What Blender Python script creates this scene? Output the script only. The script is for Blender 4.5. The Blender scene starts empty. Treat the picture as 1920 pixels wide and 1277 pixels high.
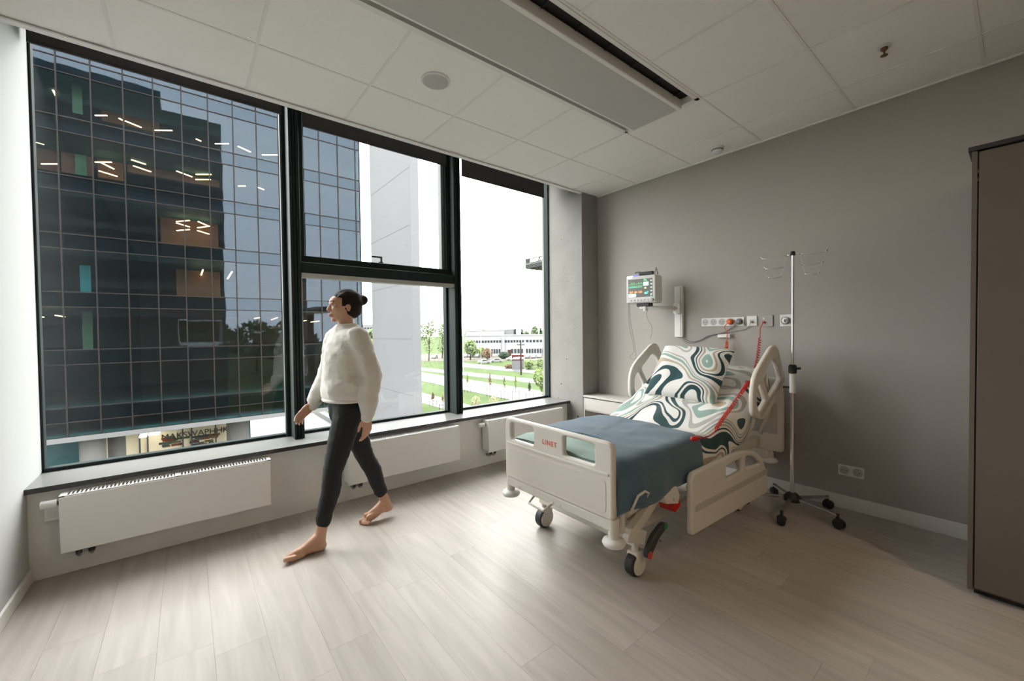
import bpy, bmesh, math, random
from mathutils import Vector, Matrix, noise
random.seed(7)
SC = bpy.context.scene
COL = SC.collection
PI = math.pi

# ------------------------------------------------------------------ camera
FPX, YAW, PITCH, ROLL, CAMZ = 764.9, 0.6731, -0.0207, -0.0115, 1.321
HC, XG, XL, YW = 2.868, 3.747, -0.69, 3.33          # ceiling, grey wall, left wall, window parapet
YGL = 3.66                                           # glass plane
fw = Vector((math.sin(YAW)*math.cos(PITCH), math.cos(YAW)*math.cos(PITCH), math.sin(PITCH)))
r0 = Vector((math.cos(YAW), -math.sin(YAW), 0)); u0 = r0.cross(fw)
rt = math.cos(ROLL)*r0 + math.sin(ROLL)*u0
up = math.cos(ROLL)*u0 - math.sin(ROLL)*r0
CAM = Vector((0, 0, CAMZ))
cd = bpy.data.cameras.new('camera'); cam = bpy.data.objects.new('camera', cd); COL.objects.link(cam)
cd.sensor_fit = 'HORIZONTAL'; cd.sensor_width = 36; cd.lens = FPX/1920*36
cd.clip_start = 0.05; cd.clip_end = 2000
m = Matrix((rt, up, -fw)).transposed().to_4x4(); m.translation = CAM
cam.matrix_world = m
SC.camera = cam

# ------------------------------------------------------------------ world: bright overcast sky
SKY = 9.6
W = bpy.data.worlds.new('overcast_sky'); SC.world = W; W.use_nodes = True
nt = W.node_tree; nt.nodes.clear()
wo = nt.nodes.new('ShaderNodeOutputWorld'); bg = nt.nodes.new('ShaderNodeBackground')
tc = nt.nodes.new('ShaderNodeTexCoord'); sx = nt.nodes.new('ShaderNodeSeparateXYZ')
ra = nt.nodes.new('ShaderNodeValToRGB')
ra.color_ramp.elements[0].position = 0.0; ra.color_ramp.elements[0].color = (0.84, 0.83, 0.83, 1)
ra.color_ramp.elements[1].position = 0.8; ra.color_ramp.elements[1].color = (1.0, 0.985, 0.97, 1)
nt.links.new(tc.outputs['Generated'], sx.inputs[0]); nt.links.new(sx.outputs['Z'], ra.inputs[0])
nt.links.new(ra.outputs[0], bg.inputs['Color']); bg.inputs['Strength'].default_value = SKY
nt.links.new(bg.outputs[0], wo.inputs[0])

vs = SC.view_settings
vs.view_transform = 'Standard'; vs.look = 'None'; vs.gamma = 1.0; vs.exposure = 0.52
vs.use_curve_mapping = False
cy = SC.cycles
cy.max_bounces = 14; cy.diffuse_bounces = 8; cy.glossy_bounces = 5; cy.transmission_bounces = 8
cy.transparent_max_bounces = 16; cy.sample_clamp_indirect = 8.0; cy.use_denoising = True
cy.caustics_reflective = False; cy.caustics_refractive = False

# ------------------------------------------------------------------ helpers
def at(px, py, axis, val):
    d = fw + (px-960)/FPX*rt - (py-638.5)/FPX*up
    return CAM + d*((val-CAM[axis])/d[axis])

def wloc(o):
    v = Vector((0, 0, 0))
    while o is not None:
        v += o.location; o = o.parent
    return v

def tag(o, label=None, cat=None, group=None, kind=None):
    if label: o['label'] = label
    if cat: o['category'] = cat
    if group: o['group'] = group
    if kind: o['kind'] = kind
    return o

def thing(name, label, cat, loc=(0, 0, 0), group=None, rotz=0):
    o = bpy.data.objects.new(name, None); COL.objects.link(o)
    o.location = loc; o.rotation_euler = (0, 0, rotz); o.empty_display_size = 0.05
    return tag(o, label, cat, group)

def place(name, me, mat, parent=None, local=False, smooth=False, bevel=0, seg=2, label=None, origin=None):
    """link mesh me (world coordinates unless local) as one object, child of parent"""
    o = bpy.data.objects.new(name, me); COL.objects.link(o)
    if mat is not None and len(me.materials) == 0: me.materials.append(mat)
    if parent is not None:
        o.parent = parent
        if not local: me.transform(Matrix.Translation(-wloc(parent)))
    elif origin is not None:
        me.transform(Matrix.Translation(-Vector(origin))); o.location = origin
    if smooth:
        me.polygons.foreach_set('use_smooth', [True]*len(me.polygons))
    if bevel:
        b = o.modifiers.new('bevel', 'BEVEL'); b.width = bevel; b.segments = seg; b.limit_method = 'ANGLE'
        b.harden_normals = False
    if label: o['label'] = label
    return o

def copy_of(src, parent=None, loc=None):
    c = src.copy(); COL.objects.link(c)
    if parent is not None: c.parent = parent
    if loc is not None: c.location = loc
    return c

class MB:
    def __init__(s): s.v = []; s.f = []; s.mi = []; s.cur = 0
    def add(s, vs, fs):
        n = len(s.v); s.v += [tuple(v) for v in vs]; s.f += [tuple(i+n for i in f) for f in fs]; s.mi += [s.cur]*len(fs)
        return s
    def box(s, a, b):
        x0, y0, z0 = a; x1, y1, z1 = b
        if x0 > x1: x0, x1 = x1, x0
        if y0 > y1: y0, y1 = y1, y0
        if z0 > z1: z0, z1 = z1, z0
        return s.add([(x0,y0,z0),(x1,y0,z0),(x1,y1,z0),(x0,y1,z0),(x0,y0,z1),(x1,y0,z1),(x1,y1,z1),(x0,y1,z1)],
                     [(3,2,1,0),(4,5,6,7),(0,1,5,4),(1,2,6,5),(2,3,7,6),(3,0,4,7)])
    def beam(s, p, q, w, h, upv=(0,0,1)):
        """rectangular bar from p to q, w wide sideways, h along upv"""
        p = Vector(p); q = Vector(q); d = (q-p).normalized(); u = Vector(upv)
        sd = d.cross(u)
        if sd.length < 1e-4: sd = d.cross(Vector((1,0,0)))
        sd.normalize(); u = sd.cross(d).normalized()
        c = [(-w/2,-h/2),(w/2,-h/2),(w/2,h/2),(-w/2,h/2)]
        vs = [p+sd*a+u*b for a,b in c]+[q+sd*a+u*b for a,b in c]
        return s.add(vs, [(0,3,2,1),(4,5,6,7),(0,1,5,4),(1,2,6,5),(2,3,7,6),(3,0,4,7)][:2]+[(0,1,5,4),(1,2,6,5),(2,3,7,6),(3,0,4,7)])
    def tube(s, pts, r, n=10, caps=True):
        pts = [Vector(p) for p in pts]; k = len(pts)
        rs = list(r) if hasattr(r, '__len__') else [r]*k
        d0 = (pts[1]-pts[0]).normalized()
        a = Vector((0,0,1)) if abs(d0.z) < 0.9 else Vector((1,0,0))
        u = d0.cross(a).normalized(); vs = []
        for i, p in enumerate(pts):
            d = (pts[min(i+1,k-1)]-pts[max(i-1,0)]).normalized()
            u = (u - d*u.dot(d)); u.normalize(); w = d.cross(u)
            for j in range(n):
                t = 2*PI*j/n; vs.append(p+(u*math.cos(t)+w*math.sin(t))*rs[i])
        fs = [(i*n+j, i*n+(j+1)%n, (i+1)*n+(j+1)%n, (i+1)*n+j) for i in range(k-1) for j in range(n)]
        if caps: fs += [tuple(range(n-1,-1,-1)), tuple((k-1)*n+j for j in range(n))]
        return s.add(vs, fs)
    def cyl(s, p, q, r, n=20, r2=None):
        return s.tube([p, q], [r, r if r2 is None else r2], n)
    def lathe(s, c, prof, n=24, axis=(0,0,1)):
        """prof: (radius, height) along axis from c"""
        ax = Vector(axis).normalized(); c = Vector(c)
        a = Vector((0,0,1)) if abs(ax.z) < 0.9 else Vector((1,0,0))
        u = ax.cross(a).normalized(); w = ax.cross(u); vs = []
        for (r, h) in prof:
            r = max(r, 1e-4)
            for j in range(n):
                t = 2*PI*j/n; vs.append(c+ax*h+(u*math.cos(t)+w*math.sin(t))*r)
        k = len(prof)
        fs = [(i*n+j, i*n+(j+1)%n, (i+1)*n+(j+1)%n, (i+1)*n+j) for i in range(k-1) for j in range(n)]
        fs += [tuple(range(n-1,-1,-1)), tuple((k-1)*n+j for j in range(n))]
        return s.add(vs, fs)
    def ell(s, c, r, nu=20, nv=12, rot=None):
        c = Vector(c); vs = []; fs = []
        rr = r if hasattr(r,'__len__') else (r,r,r)
        for i in range(nv+1):
            th = PI*i/nv
            for j in range(nu):
                ph = 2*PI*j/nu
                p = Vector((rr[0]*math.sin(th)*math.cos(ph), rr[1]*math.sin(th)*math.sin(ph), rr[2]*math.cos(th)))
                if rot is not None: p = rot @ p
                vs.append(c+p)
        for i in range(nv):
            for j in range(nu):
                fs.append((i*nu+j, (i+1)*nu+j, (i+1)*nu+(j+1)%nu, i*nu+(j+1)%nu))
        return s.add(vs, fs)
    def grid(s, fn, nu, nv):
        vs = [fn(i/nu, j/nv) for i in range(nu+1) for j in range(nv+1)]
        fs = [(i*(nv+1)+j, (i+1)*(nv+1)+j, (i+1)*(nv+1)+j+1, i*(nv+1)+j+1) for i in range(nu) for j in range(nv)]
        return s.add(vs, fs)
    def mesh(s, name='m', fix=True):
        me = bpy.data.meshes.new(name); me.from_pydata(s.v, [], s.f); 
        me.validate(); 
        if fix:
            bm = bmesh.new(); bm.from_mesh(me); bmesh.ops.recalc_face_normals(bm, faces=bm.faces); bm.to_mesh(me); bm.free()
        me.update(); return me
    def build(s, name, mat, parent=None, **kw):
        return place(name, s.mesh(name), mat, parent, **kw)

def evaluated(o):
    bpy.context.view_layer.update()
    dg = bpy.context.evaluated_depsgraph_get()
    return bpy.data.meshes.new_from_object(o.evaluated_get(dg))

def plate_mesh(outer, holes, thick, bev, origin, ax_u, ax_v, res=2):
    """outline with holes (2D in ax_u/ax_v), thick, rounded edges; centred on the plane through origin"""
    cu = bpy.data.curves.new('t', 'CURVE'); cu.dimensions = '2D'; cu.fill_mode = 'BOTH'
    cu.extrude = max(thick/2-bev, 0.0005); cu.bevel_depth = bev; cu.bevel_resolution = res; cu.offset = -bev
    for loop in [outer]+holes:
        sp = cu.splines.new('POLY'); sp.points.add(len(loop)-1); sp.use_cyclic_u = True
        for i, (a, b) in enumerate(loop): sp.points[i].co = (a, b, 0, 1)
    o = bpy.data.objects.new('t', cu); COL.objects.link(o)
    me = evaluated(o); bpy.data.objects.remove(o); bpy.data.curves.remove(cu)
    u = Vector(ax_u); v = Vector(ax_v); n = u.cross(v)
    M = Matrix((u, v, n)).transposed().to_4x4(); M.translation = Vector(origin)
    me.transform(M); me.materials.clear()
    return me

def text_mesh(body, size, depth, origin, ax_u, ax_v, align='CENTER', shear=0, bold=0.0):
    cu = bpy.data.curves.new('t', 'FONT'); cu.body = body; cu.size = size; cu.extrude = depth
    cu.align_x = align; cu.align_y = 'CENTER'; cu.shear = shear; cu.offset = bold; cu.resolution_u = 3; cu.space_character = 1.18 if body == 'LINET' else 1.0
    o = bpy.data.objects.new('t', cu); COL.objects.link(o)
    me = evaluated(o); bpy.data.objects.remove(o); bpy.data.curves.remove(cu)
    u = Vector(ax_u).normalized(); v = Vector(ax_v).normalized(); n = u.cross(v)
    M = Matrix((u, v, n)).transposed().to_4x4(); M.translation = Vector(origin)
    me.transform(M); me.materials.clear()
    return me

def rounded(pts, r, n=4):
    """round every corner of a polygon by radius r (single or list)"""
    out = []; k = len(pts)
    for i in range(k):
        p0 = Vector(pts[i-1]); p = Vector(pts[i]); p1 = Vector(pts[(i+1) % k])
        rr = r[i] if hasattr(r,'__len__') else r
        a = p0-p; b = p1-p; la = min(rr, a.length*0.45); lb = min(rr, b.length*0.45)
        A = p+a.normalized()*la; B = p+b.normalized()*lb
        for j in range(n+1):
            t = j/n; out.append(tuple(A*(1-t)**2+p*2*t*(1-t)+B*t*t))
    return out

def remesh(mb_or_mesh, voxel, smooth=4, factor=0.5):
    me = mb_or_mesh if isinstance(mb_or_mesh, bpy.types.Mesh) else mb_or_mesh.mesh('t')
    o = bpy.data.objects.new('t', me); COL.objects.link(o)
    r = o.modifiers.new('r', 'REMESH'); r.mode = 'VOXEL'; r.voxel_size = voxel
    s = o.modifiers.new('s', 'SMOOTH'); s.factor = factor; s.iterations = smooth
    out = evaluated(o); bpy.data.objects.remove(o); out.materials.clear()
    out.polygons.foreach_set('use_smooth', [True]*len(out.polygons))
    return out

# ------------------------------------------------------------------ materials
MATS = {}
def mat(name, col, rough=0.5, metal=0.0, spec=0.5, vary=0.0, vscale=8.0, bump=0.0, bscale=60.0, emit=None, estr=0.0, rand=0.0, sheen=0.0):
    if name in MATS: return MATS[name]
    M = bpy.data.materials.new(name); M.use_nodes = True; t = M.node_tree; b = t.nodes['Principled BSDF']
    b.inputs['Roughness'].default_value = rough; b.inputs['Metallic'].default_value = metal
    b.inputs['Specular IOR Level'].default_value = spec
    if sheen: b.inputs['Sheen Weight'].default_value = sheen
    c = (*col, 1); b.inputs['Base Color'].default_value = c
    tc = t.nodes.new('ShaderNodeTexCoord')
    last = None
    if vary:
        n = t.nodes.new('ShaderNodeTexNoise'); n.inputs['Scale'].default_value = vscale; n.inputs['Detail'].default_value = 4
        mx = t.nodes.new('ShaderNodeMix'); mx.data_type = 'RGBA'
        mx.inputs['A'].default_value = tuple(max(0, x*(1-vary)) for x in col)+(1,)
        mx.inputs['B'].default_value = tuple(min(1, x*(1+vary)) for x in col)+(1,)
        t.links.new(tc.outputs['Object'], n.inputs['Vector']); t.links.new(n.outputs['Fac'], mx.inputs['Factor'])
        last = mx.outputs['Result']
    if rand:
        oi = t.nodes.new('ShaderNodeObjectInfo'); mr = t.nodes.new('ShaderNodeMapRange')
        mr.inputs['To Min'].default_value = 1-rand; mr.inputs['To Max'].default_value = 1+rand
        t.links.new(oi.outputs['Random'], mr.inputs['Value'])
        hs = t.nodes.new('ShaderNodeHueSaturation'); hs.inputs['Color'].default_value = c
        t.links.new(mr.outputs[0], hs.inputs['Value'])
        if last: t.links.new(last, hs.inputs['Color'])
        last = hs.outputs['Color']
    if last: t.links.new(last, b.inputs['Base Color'])
    if bump:
        n2 = t.nodes.new('ShaderNodeTexNoise'); n2.inputs['Scale'].default_value = bscale; n2.inputs['Detail'].default_value = 3
        bp = t.nodes.new('ShaderNodeBump'); bp.inputs['Strength'].default_value = bump; bp.inputs['Distance'].default_value = 0.01
        t.links.new(tc.outputs['Object'], n2.inputs['Vector']); t.links.new(n2.outputs['Fac'], bp.inputs['Height'])
        t.links.new(bp.outputs[0], b.inputs['Normal'])
    if emit:
        b.inputs['Emission Color'].default_value = (*emit, 1); b.inputs['Emission Strength'].default_value = estr
    MATS[name] = M; return M

def nodes_of(name):
    M = bpy.data.materials.new(name); M.use_nodes = True; t = M.node_tree
    MATS[name] = M; return M, t, t.nodes['Principled BSDF']

M_wall = mat('white_wall_paint', (0.74, 0.73, 0.705), 0.75, vary=0.02, bump=0.05, bscale=180)
M_grey = mat('grey_wall_paint', (0.36, 0.333, 0.306), 0.8, vary=0.03, vscale=3, bump=0.06, bscale=200)
M_ceil = mat('ceiling_tile_board', (0.90, 0.89, 0.86), 0.9, vary=0.03, vscale=60, bump=0.15, bscale=260, rand=0.012)
M_grid = mat('ceiling_grid_metal', (0.82, 0.81, 0.785), 0.5)
M_void = mat('dark_void', (0.03, 0.03, 0.03), 0.9)
M_frame = mat('dark_window_aluminium', (0.016, 0.026, 0.026), 0.5, spec=0.14, vary=0.05)
M_frame2 = mat('sky_lit_gasket', (0.11, 0.13, 0.12), 0.5)  # gasket strip; the sky's reflection is put into its lighter grey-green
M_sill = mat('grey_sill_laminate', (0.20, 0.198, 0.192), 0.33, vary=0.04, vscale=20)
M_silledge = mat('black_sill_edge', (0.03, 0.03, 0.032), 0.4)
M_rad = mat('radiator_enamel', (0.76, 0.755, 0.74), 0.35, vary=0.01)
M_white = mat('white_plastic', (0.72, 0.715, 0.70), 0.4)
M_bedp = mat('bed_cream_plastic', (0.70, 0.665, 0.61), 0.42, vary=0.012)
M_bedp2 = mat('bed_panel_grey_inlay', (0.50, 0.475, 0.44), 0.45)
M_bedm = mat('bed_frame_enamel', (0.66, 0.635, 0.58), 0.35)
M_black = mat('black_rubber', (0.02, 0.021, 0.023), 0.55)
M_dark = mat('dark_plastic', (0.035, 0.036, 0.038), 0.45)
M_chrome = mat('chrome', (0.72, 0.72, 0.71), 0.18, metal=1.0)
M_steel = mat('brushed_steel', (0.50, 0.50, 0.49), 0.35, metal=1.0)
M_red = mat('red_plastic', (0.55, 0.02, 0.012), 0.4)
M_orange = mat('orange_cable', (0.72, 0.13, 0.03), 0.45)
M_green = mat('green_cap', (0.02, 0.16, 0.06), 0.4)
M_redcap = mat('red_cap', (0.55, 0.05, 0.03), 0.4)
M_logo = mat('red_logo_print', (0.75, 0.10, 0.04), 0.5)
M_greycab = mat('grey_cable', (0.20, 0.195, 0.19), 0.5)
M_hole = mat('socket_recess', (0.45, 0.44, 0.42), 0.6)
M_cab = mat('cabinet_laminate', (0.50, 0.475, 0.44), 0.5, vary=0.03, vscale=10)
M_ward = mat('wardrobe_laminate', (0.115, 0.096, 0.078), 0.45, vary=0.04, vscale=6)
M_conc = mat('raw_concrete', (0.245, 0.238, 0.22), 0.85, vary=0.16, vscale=5, bump=0.25, bscale=30)
M_base = mat('baseboard_white', (0.70, 0.68, 0.65), 0.5)
M_blind = mat('dark_blind_fabric', (0.055, 0.052, 0.052), 0.8, vary=0.2, vscale=30)

# glass of the room windows
M, t, b = nodes_of('window_glass')
t.nodes.remove(b); out = t.nodes['Material Output']
tr = t.nodes.new('ShaderNodeBsdfTransparent'); tr.inputs[0].default_value = (0.97, 0.985, 0.98, 1)
gl = t.nodes.new('ShaderNodeBsdfGlossy'); gl.inputs['Roughness'].default_value = 0.0
lw = t.nodes.new('ShaderNodeLayerWeight'); lw.inputs[0].default_value = 0.5
pw = t.nodes.new('ShaderNodeMath'); pw.operation = 'POWER'; pw.inputs[1].default_value = 5.0
fr = t.nodes.new('ShaderNodeMath'); fr.operation = 'MULTIPLY_ADD'; fr.inputs[1].default_value = 0.9; fr.inputs[2].default_value = 0.035
t.links.new(lw.outputs['Facing'], pw.inputs[0]); t.links.new(pw.outputs[0], fr.inputs[0])
mx = t.nodes.new('ShaderNodeMixShader')
t.links.new(fr.outputs[0], mx.inputs[0]); t.links.new(tr.outputs[0], mx.inputs[1]); t.links.new(gl.outputs[0], mx.inputs[2])
t.links.new(mx.outputs[0], out.inputs[0]); M_glass = M

# glass of the office block opposite
def facade_glass(name, tint, gcol, fac):
    M, t, b = nodes_of(name); t.nodes.remove(b); out = t.nodes['Material Output']
    tr = t.nodes.new('ShaderNodeBsdfTransparent'); tr.inputs[0].default_value = (*tint, 1)
    gl = t.nodes.new('ShaderNodeBsdfGlossy'); gl.inputs['Roughness'].default_value = 0.02; gl.inputs['Color'].default_value = (*gcol, 1)
    tc = t.nodes.new('ShaderNodeTexCoord'); n = t.nodes.new('ShaderNodeTexNoise'); n.inputs['Scale'].default_value = 0.6; n.inputs['Detail'].default_value = 1
    bp = t.nodes.new('ShaderNodeBump'); bp.inputs['Strength'].default_value = 0.05; bp.inputs['Distance'].default_value = 0.05
    t.links.new(tc.outputs['Object'], n.inputs['Vector']); t.links.new(n.outputs['Fac'], bp.inputs['Height']); t.links.new(bp.outputs[0], gl.inputs['Normal'])
    mx = t.nodes.new('ShaderNodeMixShader'); mx.inputs[0].default_value = fac
    t.links.new(tr.outputs[0], mx.inputs[1]); t.links.new(gl.outputs[0], mx.inputs[2]); t.links.new(mx.outputs[0], out.inputs[0])
    return M
M_fglass = facade_glass('facade_vision_glass', (0.48, 0.55, 0.52), (0.66, 0.82, 1.0), 0.034)
M_fspan = facade_glass('facade_spandrel_glass', (0.10, 0.14, 0.16), (0.62, 0.80, 1.0), 0.031)

# floor planks: pale oak laminate, grain along the board
M, t, b = nodes_of('pale_oak_laminate'); M_plank = M
tc = t.nodes.new('ShaderNodeTexCoord'); mp = t.nodes.new('ShaderNodeMapping'); mp.inputs['Scale'].default_value = (14, 1.1, 14)
oi = t.nodes.new('ShaderNodeObjectInfo'); ad = t.nodes.new('ShaderNodeVectorMath'); ad.operation = 'ADD'
cmb = t.nodes.new('ShaderNodeCombineXYZ'); ml = t.nodes.new('ShaderNodeMath'); ml.operation = 'MULTIPLY'; ml.inputs[1].default_value = 37
t.links.new(oi.outputs['Random'], ml.inputs[0]); t.links.new(ml.outputs[0], cmb.inputs[1]); t.links.new(ml.outputs[0], cmb.inputs[0])
t.links.new(tc.outputs['Object'], ad.inputs[0]); t.links.new(cmb.outputs[0], ad.inputs[1]); t.links.new(ad.outputs[0], mp.inputs[0])
n = t.nodes.new('ShaderNodeTexNoise'); n.inputs['Scale'].default_value = 1.6; n.inputs['Detail'].default_value = 5; n.inputs['Distortion'].default_value = 0.6
t.links.new(mp.outputs[0], n.inputs['Vector'])
rp = t.nodes.new('ShaderNodeValToRGB'); rp.color_ramp.elements[0].position = 0.3; rp.color_ramp.elements[1].position = 0.72
rp.color_ramp.elements[0].color = (0.375, 0.335, 0.295, 1); rp.color_ramp.elements[1].color = (0.465, 0.425, 0.385, 1)
t.links.new(n.outputs['Fac'], rp.inputs[0])
mr = t.nodes.new('ShaderNodeMapRange'); mr.inputs['To Min'].default_value = 0.93; mr.inputs['To Max'].default_value = 1.05
t.links.new(oi.outputs['Random'], mr.inputs['Value'])
hs = t.nodes.new('ShaderNodeHueSaturation'); t.links.new(mr.outputs[0], hs.inputs['Value']); t.links.new(rp.outputs[0], hs.inputs['Color'])
t.links.new(hs.outputs[0], b.inputs['Base Color']); b.inputs['Roughness'].default_value = 0.42; b.inputs['Specular IOR Level'].default_value = 0.45
bp = t.nodes.new('ShaderNodeBump'); bp.inputs['Strength'].default_value = 0.05; t.links.new(n.outputs['Fac'], bp.inputs['Height']); t.links.new(bp.outputs[0], b.inputs['Normal'])

# patterned bed linen: flowing bands of white, teal, mint, sand and grey
def linen(name, scale, seed, freq=3.2):
    M, t, b = nodes_of(name); b.inputs['Roughness'].default_value = 0.85; b.inputs['Sheen Weight'].default_value = 0.15
    uv = t.nodes.new('ShaderNodeUVMap'); uv.uv_map = 'cloth'
    mp = t.nodes.new('ShaderNodeMapping'); mp.inputs['Scale'].default_value = (scale*0.62, scale*1.0, 1); mp.inputs['Location'].default_value = (seed, seed*0.7, 0)
    mp.inputs['Rotation'].default_value = (0, 0, 0.5)
    n = t.nodes.new('ShaderNodeTexNoise'); n.noise_dimensions = '2D'; n.inputs['Scale'].default_value = 1.0; n.inputs['Detail'].default_value = 0.0
    n.inputs['Distortion'].default_value = 0.9
    ml = t.nodes.new('ShaderNodeMath'); ml.operation = 'MULTIPLY'; ml.inputs[1].default_value = freq
    fc = t.nodes.new('ShaderNodeMath'); fc.operation = 'FRACT'
    rp = t.nodes.new('ShaderNodeValToRGB'); cr = rp.color_ramp; cr.interpolation = 'CONSTANT'
    wht = (0.78, 0.77, 0.74, 1); teal = (0.012, 0.055, 0.062, 1); mint = (0.28, 0.40, 0.355, 1); sand = (0.46, 0.39, 0.29, 1); gry = (0.44, 0.43, 0.41, 1)
    stops = [(0, wht), (0.15, teal), (0.31, wht), (0.39, teal), (0.45, wht), (0.54, sand), (0.62, wht), (0.70, mint), (0.82, wht), (0.88, gry), (0.95, wht)]
    while len(cr.elements) < len(stops): cr.elements.new(0.5)
    for e, (p, c) in zip(cr.elements, stops): e.position = p; e.color = c
    t.links.new(uv.outputs[0], mp.inputs[0]); t.links.new(mp.outputs[0], n.inputs['Vector']); t.links.new(n.outputs['Fac'], ml.inputs[0])
    sp_ = t.nodes.new('ShaderNodeSeparateXYZ'); la = t.nodes.new('ShaderNodeMath'); la.operation = 'MULTIPLY_ADD'; la.inputs[1].default_value = 0.62
    t.links.new(mp.outputs[0], sp_.inputs[0]); t.links.new(sp_.outputs[1], la.inputs[0]); t.links.new(ml.outputs[0], la.inputs[2])
    t.links.new(la.outputs[0], fc.inputs[0]); t.links.new(fc.outputs[0], rp.inputs[0]); t.links.new(rp.outputs[0], b.inputs['Base Color'])
    w = t.nodes.new('ShaderNodeTexNoise'); w.inputs['Scale'].default_value = 500
    bp = t.nodes.new('ShaderNodeBump'); bp.inputs['Strength'].default_value = 0.08; bp.inputs['Distance'].default_value = 0.004
    t.links.new(uv.outputs[0], w.inputs['Vector']); t.links.new(w.outputs['Fac'], bp.inputs['Height']); t.links.new(bp.outputs[0], b.inputs['Normal'])
    return M
M_duvet = linen('patterned_duvet_cotton', 2.6, 4.3, 2.0)
M_pillow = linen('patterned_pillow_cotton', 2.7, 2.15, 2.0)
# woven blue blanket
M, t, b = nodes_of('blue_waffle_blanket'); M_blanket = M
b.inputs['Base Color'].default_value = (0.060, 0.128, 0.185, 1); b.inputs['Roughness'].default_value = 0.85; b.inputs['Sheen Weight'].default_value = 0.35
uv = t.nodes.new('ShaderNodeUVMap'); uv.uv_map = 'cloth'
wv = t.nodes.new('ShaderNodeTexWave'); wv.inputs['Scale'].default_value = 60; wv.inputs['Distortion'].default_value = 1.0
wv2 = t.nodes.new('ShaderNodeTexWave'); wv2.inputs['Scale'].default_value = 60; wv2.bands_direction = 'Y'
sm = t.nodes.new('ShaderNodeMath'); sm.operation = 'ADD'
bp = t.nodes.new('ShaderNodeBump'); bp.inputs['Strength'].default_value = 0.35; bp.inputs['Distance'].default_value = 0.004
for q in (wv, wv2): t.links.new(uv.outputs[0], q.inputs['Vector'])
t.links.new(wv.outputs['Fac'], sm.inputs[0]); t.links.new(wv2.outputs['Fac'], sm.inputs[1]); t.links.new(sm.outputs[0], bp.inputs['Height']); t.links.new(bp.outputs[0], b.inputs['Normal'])
M_mint = mat('mint_cotton', (0.30, 0.40, 0.36), 0.85, vary=0.05, vscale=6)
M_sheet = mat('white_sheet', (0.72, 0.71, 0.69), 0.85)
# beam grille: fine perforated metal
M, t, b = nodes_of('perforated_beam_metal'); M_perf = M
tc = t.nodes.new('ShaderNodeTexCoord'); mp = t.nodes.new('ShaderNodeMapping'); mp.inputs['Scale'].default_value = (240, 240, 240)
vo = t.nodes.new('ShaderNodeTexVoronoi'); vo.inputs['Randomness'].default_value = 0.0; vo.inputs['Scale'].default_value = 1.0
rp = t.nodes.new('ShaderNodeValToRGB'); rp.color_ramp.interpolation = 'LINEAR'
rp.color_ramp.elements[0].position = 0.30; rp.color_ramp.elements[0].color = (0.34, 0.335, 0.32, 1)
rp.color_ramp.elements[1].position = 0.38; rp.color_ramp.elements[1].color = (0.62, 0.61, 0.59, 1)
t.links.new(tc.outputs['Object'], mp.inputs[0]); t.links.new(mp.outputs[0], vo.inputs['Vector']); t.links.new(vo.outputs['Distance'], rp.inputs[0]); t.links.new(rp.outputs[0], b.inputs['Base Color'])
b.inputs['Roughness'].default_value = 0.5

# ================================================================== ROOM SHELL
YR = -3.2
fl = MB().box((XL-.1, YR-.1, -.08), (XG+.1, YGL+.08, -.0085)).build('floor', mat('screed', (0.38,0.335,0.29), 0.9))
tag(fl, 'pale oak laminate floor of long boards', kind='structure')
# boards run towards the window
PW, PL = 0.188, 1.28
pm = MB().box((0,0,-.008), (PW-.0006, PL-.0006, 0)).mesh('plank'); pm.materials.append(M_plank)
i = 0; x = XL
random.seed(11)
while x < XG-1e-3:
    w = min(PW, XG-x)
    y = YR - random.choice((0.1, 0.5, 0.9)) - random.random()*0.3
    while y < YW-1e-3:
        a = max(y, YR); e = min(y+PL, YW)
        if e-a > 0.02:
            if w == PW and e-a > PL-1e-3: me = pm
            else:
                me = MB().box((0,0,-.008), (w-.0006, e-a-.0006, 0)).mesh('plank'); me.materials.append(M_plank)
            o = bpy.data.objects.new('plank', me); COL.objects.link(o); o.parent = fl; o.location = (x, a, 0)
        y += PL
    x += PW

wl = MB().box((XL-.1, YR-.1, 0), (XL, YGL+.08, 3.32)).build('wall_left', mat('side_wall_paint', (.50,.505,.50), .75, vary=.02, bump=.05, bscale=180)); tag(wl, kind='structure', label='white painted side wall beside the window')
wr = MB().box((XG, YR-.1, 0), (XG+.1, YGL+.08, 3.32)).build('wall_right', M_grey); tag(wr, kind='structure', label='grey painted wall behind the bed head')
wf = MB().box((XL, YR-.1, 0), (XG, YR, 3.32)).build('wall_front', mat('bright_white_paint', (.84,.83,.80), .75, vary=.02)); tag(wf, kind='structure', label='white wall opposite the windows')
wb = MB().box((XL, YW, 0), (3.47, YGL+.05, .488)).build('wall_back', M_wall); tag(wb, kind='structure', label='white parapet wall under the windows')
wh = MB().box((XL, YGL-.06, 3.22), (3.47, YGL+.08, 3.32)).build('wall_window_head', M_wall); tag(wh, kind='structure', label='wall above the windows')
co = MB().box((3.47, 3.08, 0), (XG, YGL+.08, 3.32)).build('wall_column', M_conc, bevel=.006); tag(co, kind='structure', label='raw concrete column between window and grey wall')
# small pits and form-tie holes on the column
for (yy, zz, r) in [(3.42, .70, .008), (3.47,.53,.006), (3.33,1.0,.007), (3.16,.35,.012), (3.3,1.9,.005), (3.2,1.35,.005), (3.4,2.4,.006)]:
    MB().lathe((3.4703, yy, zz), [(r, 0), (r*.9, -.0006)], 10, (1,0,0)).build('pit', M_void, co)

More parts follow.
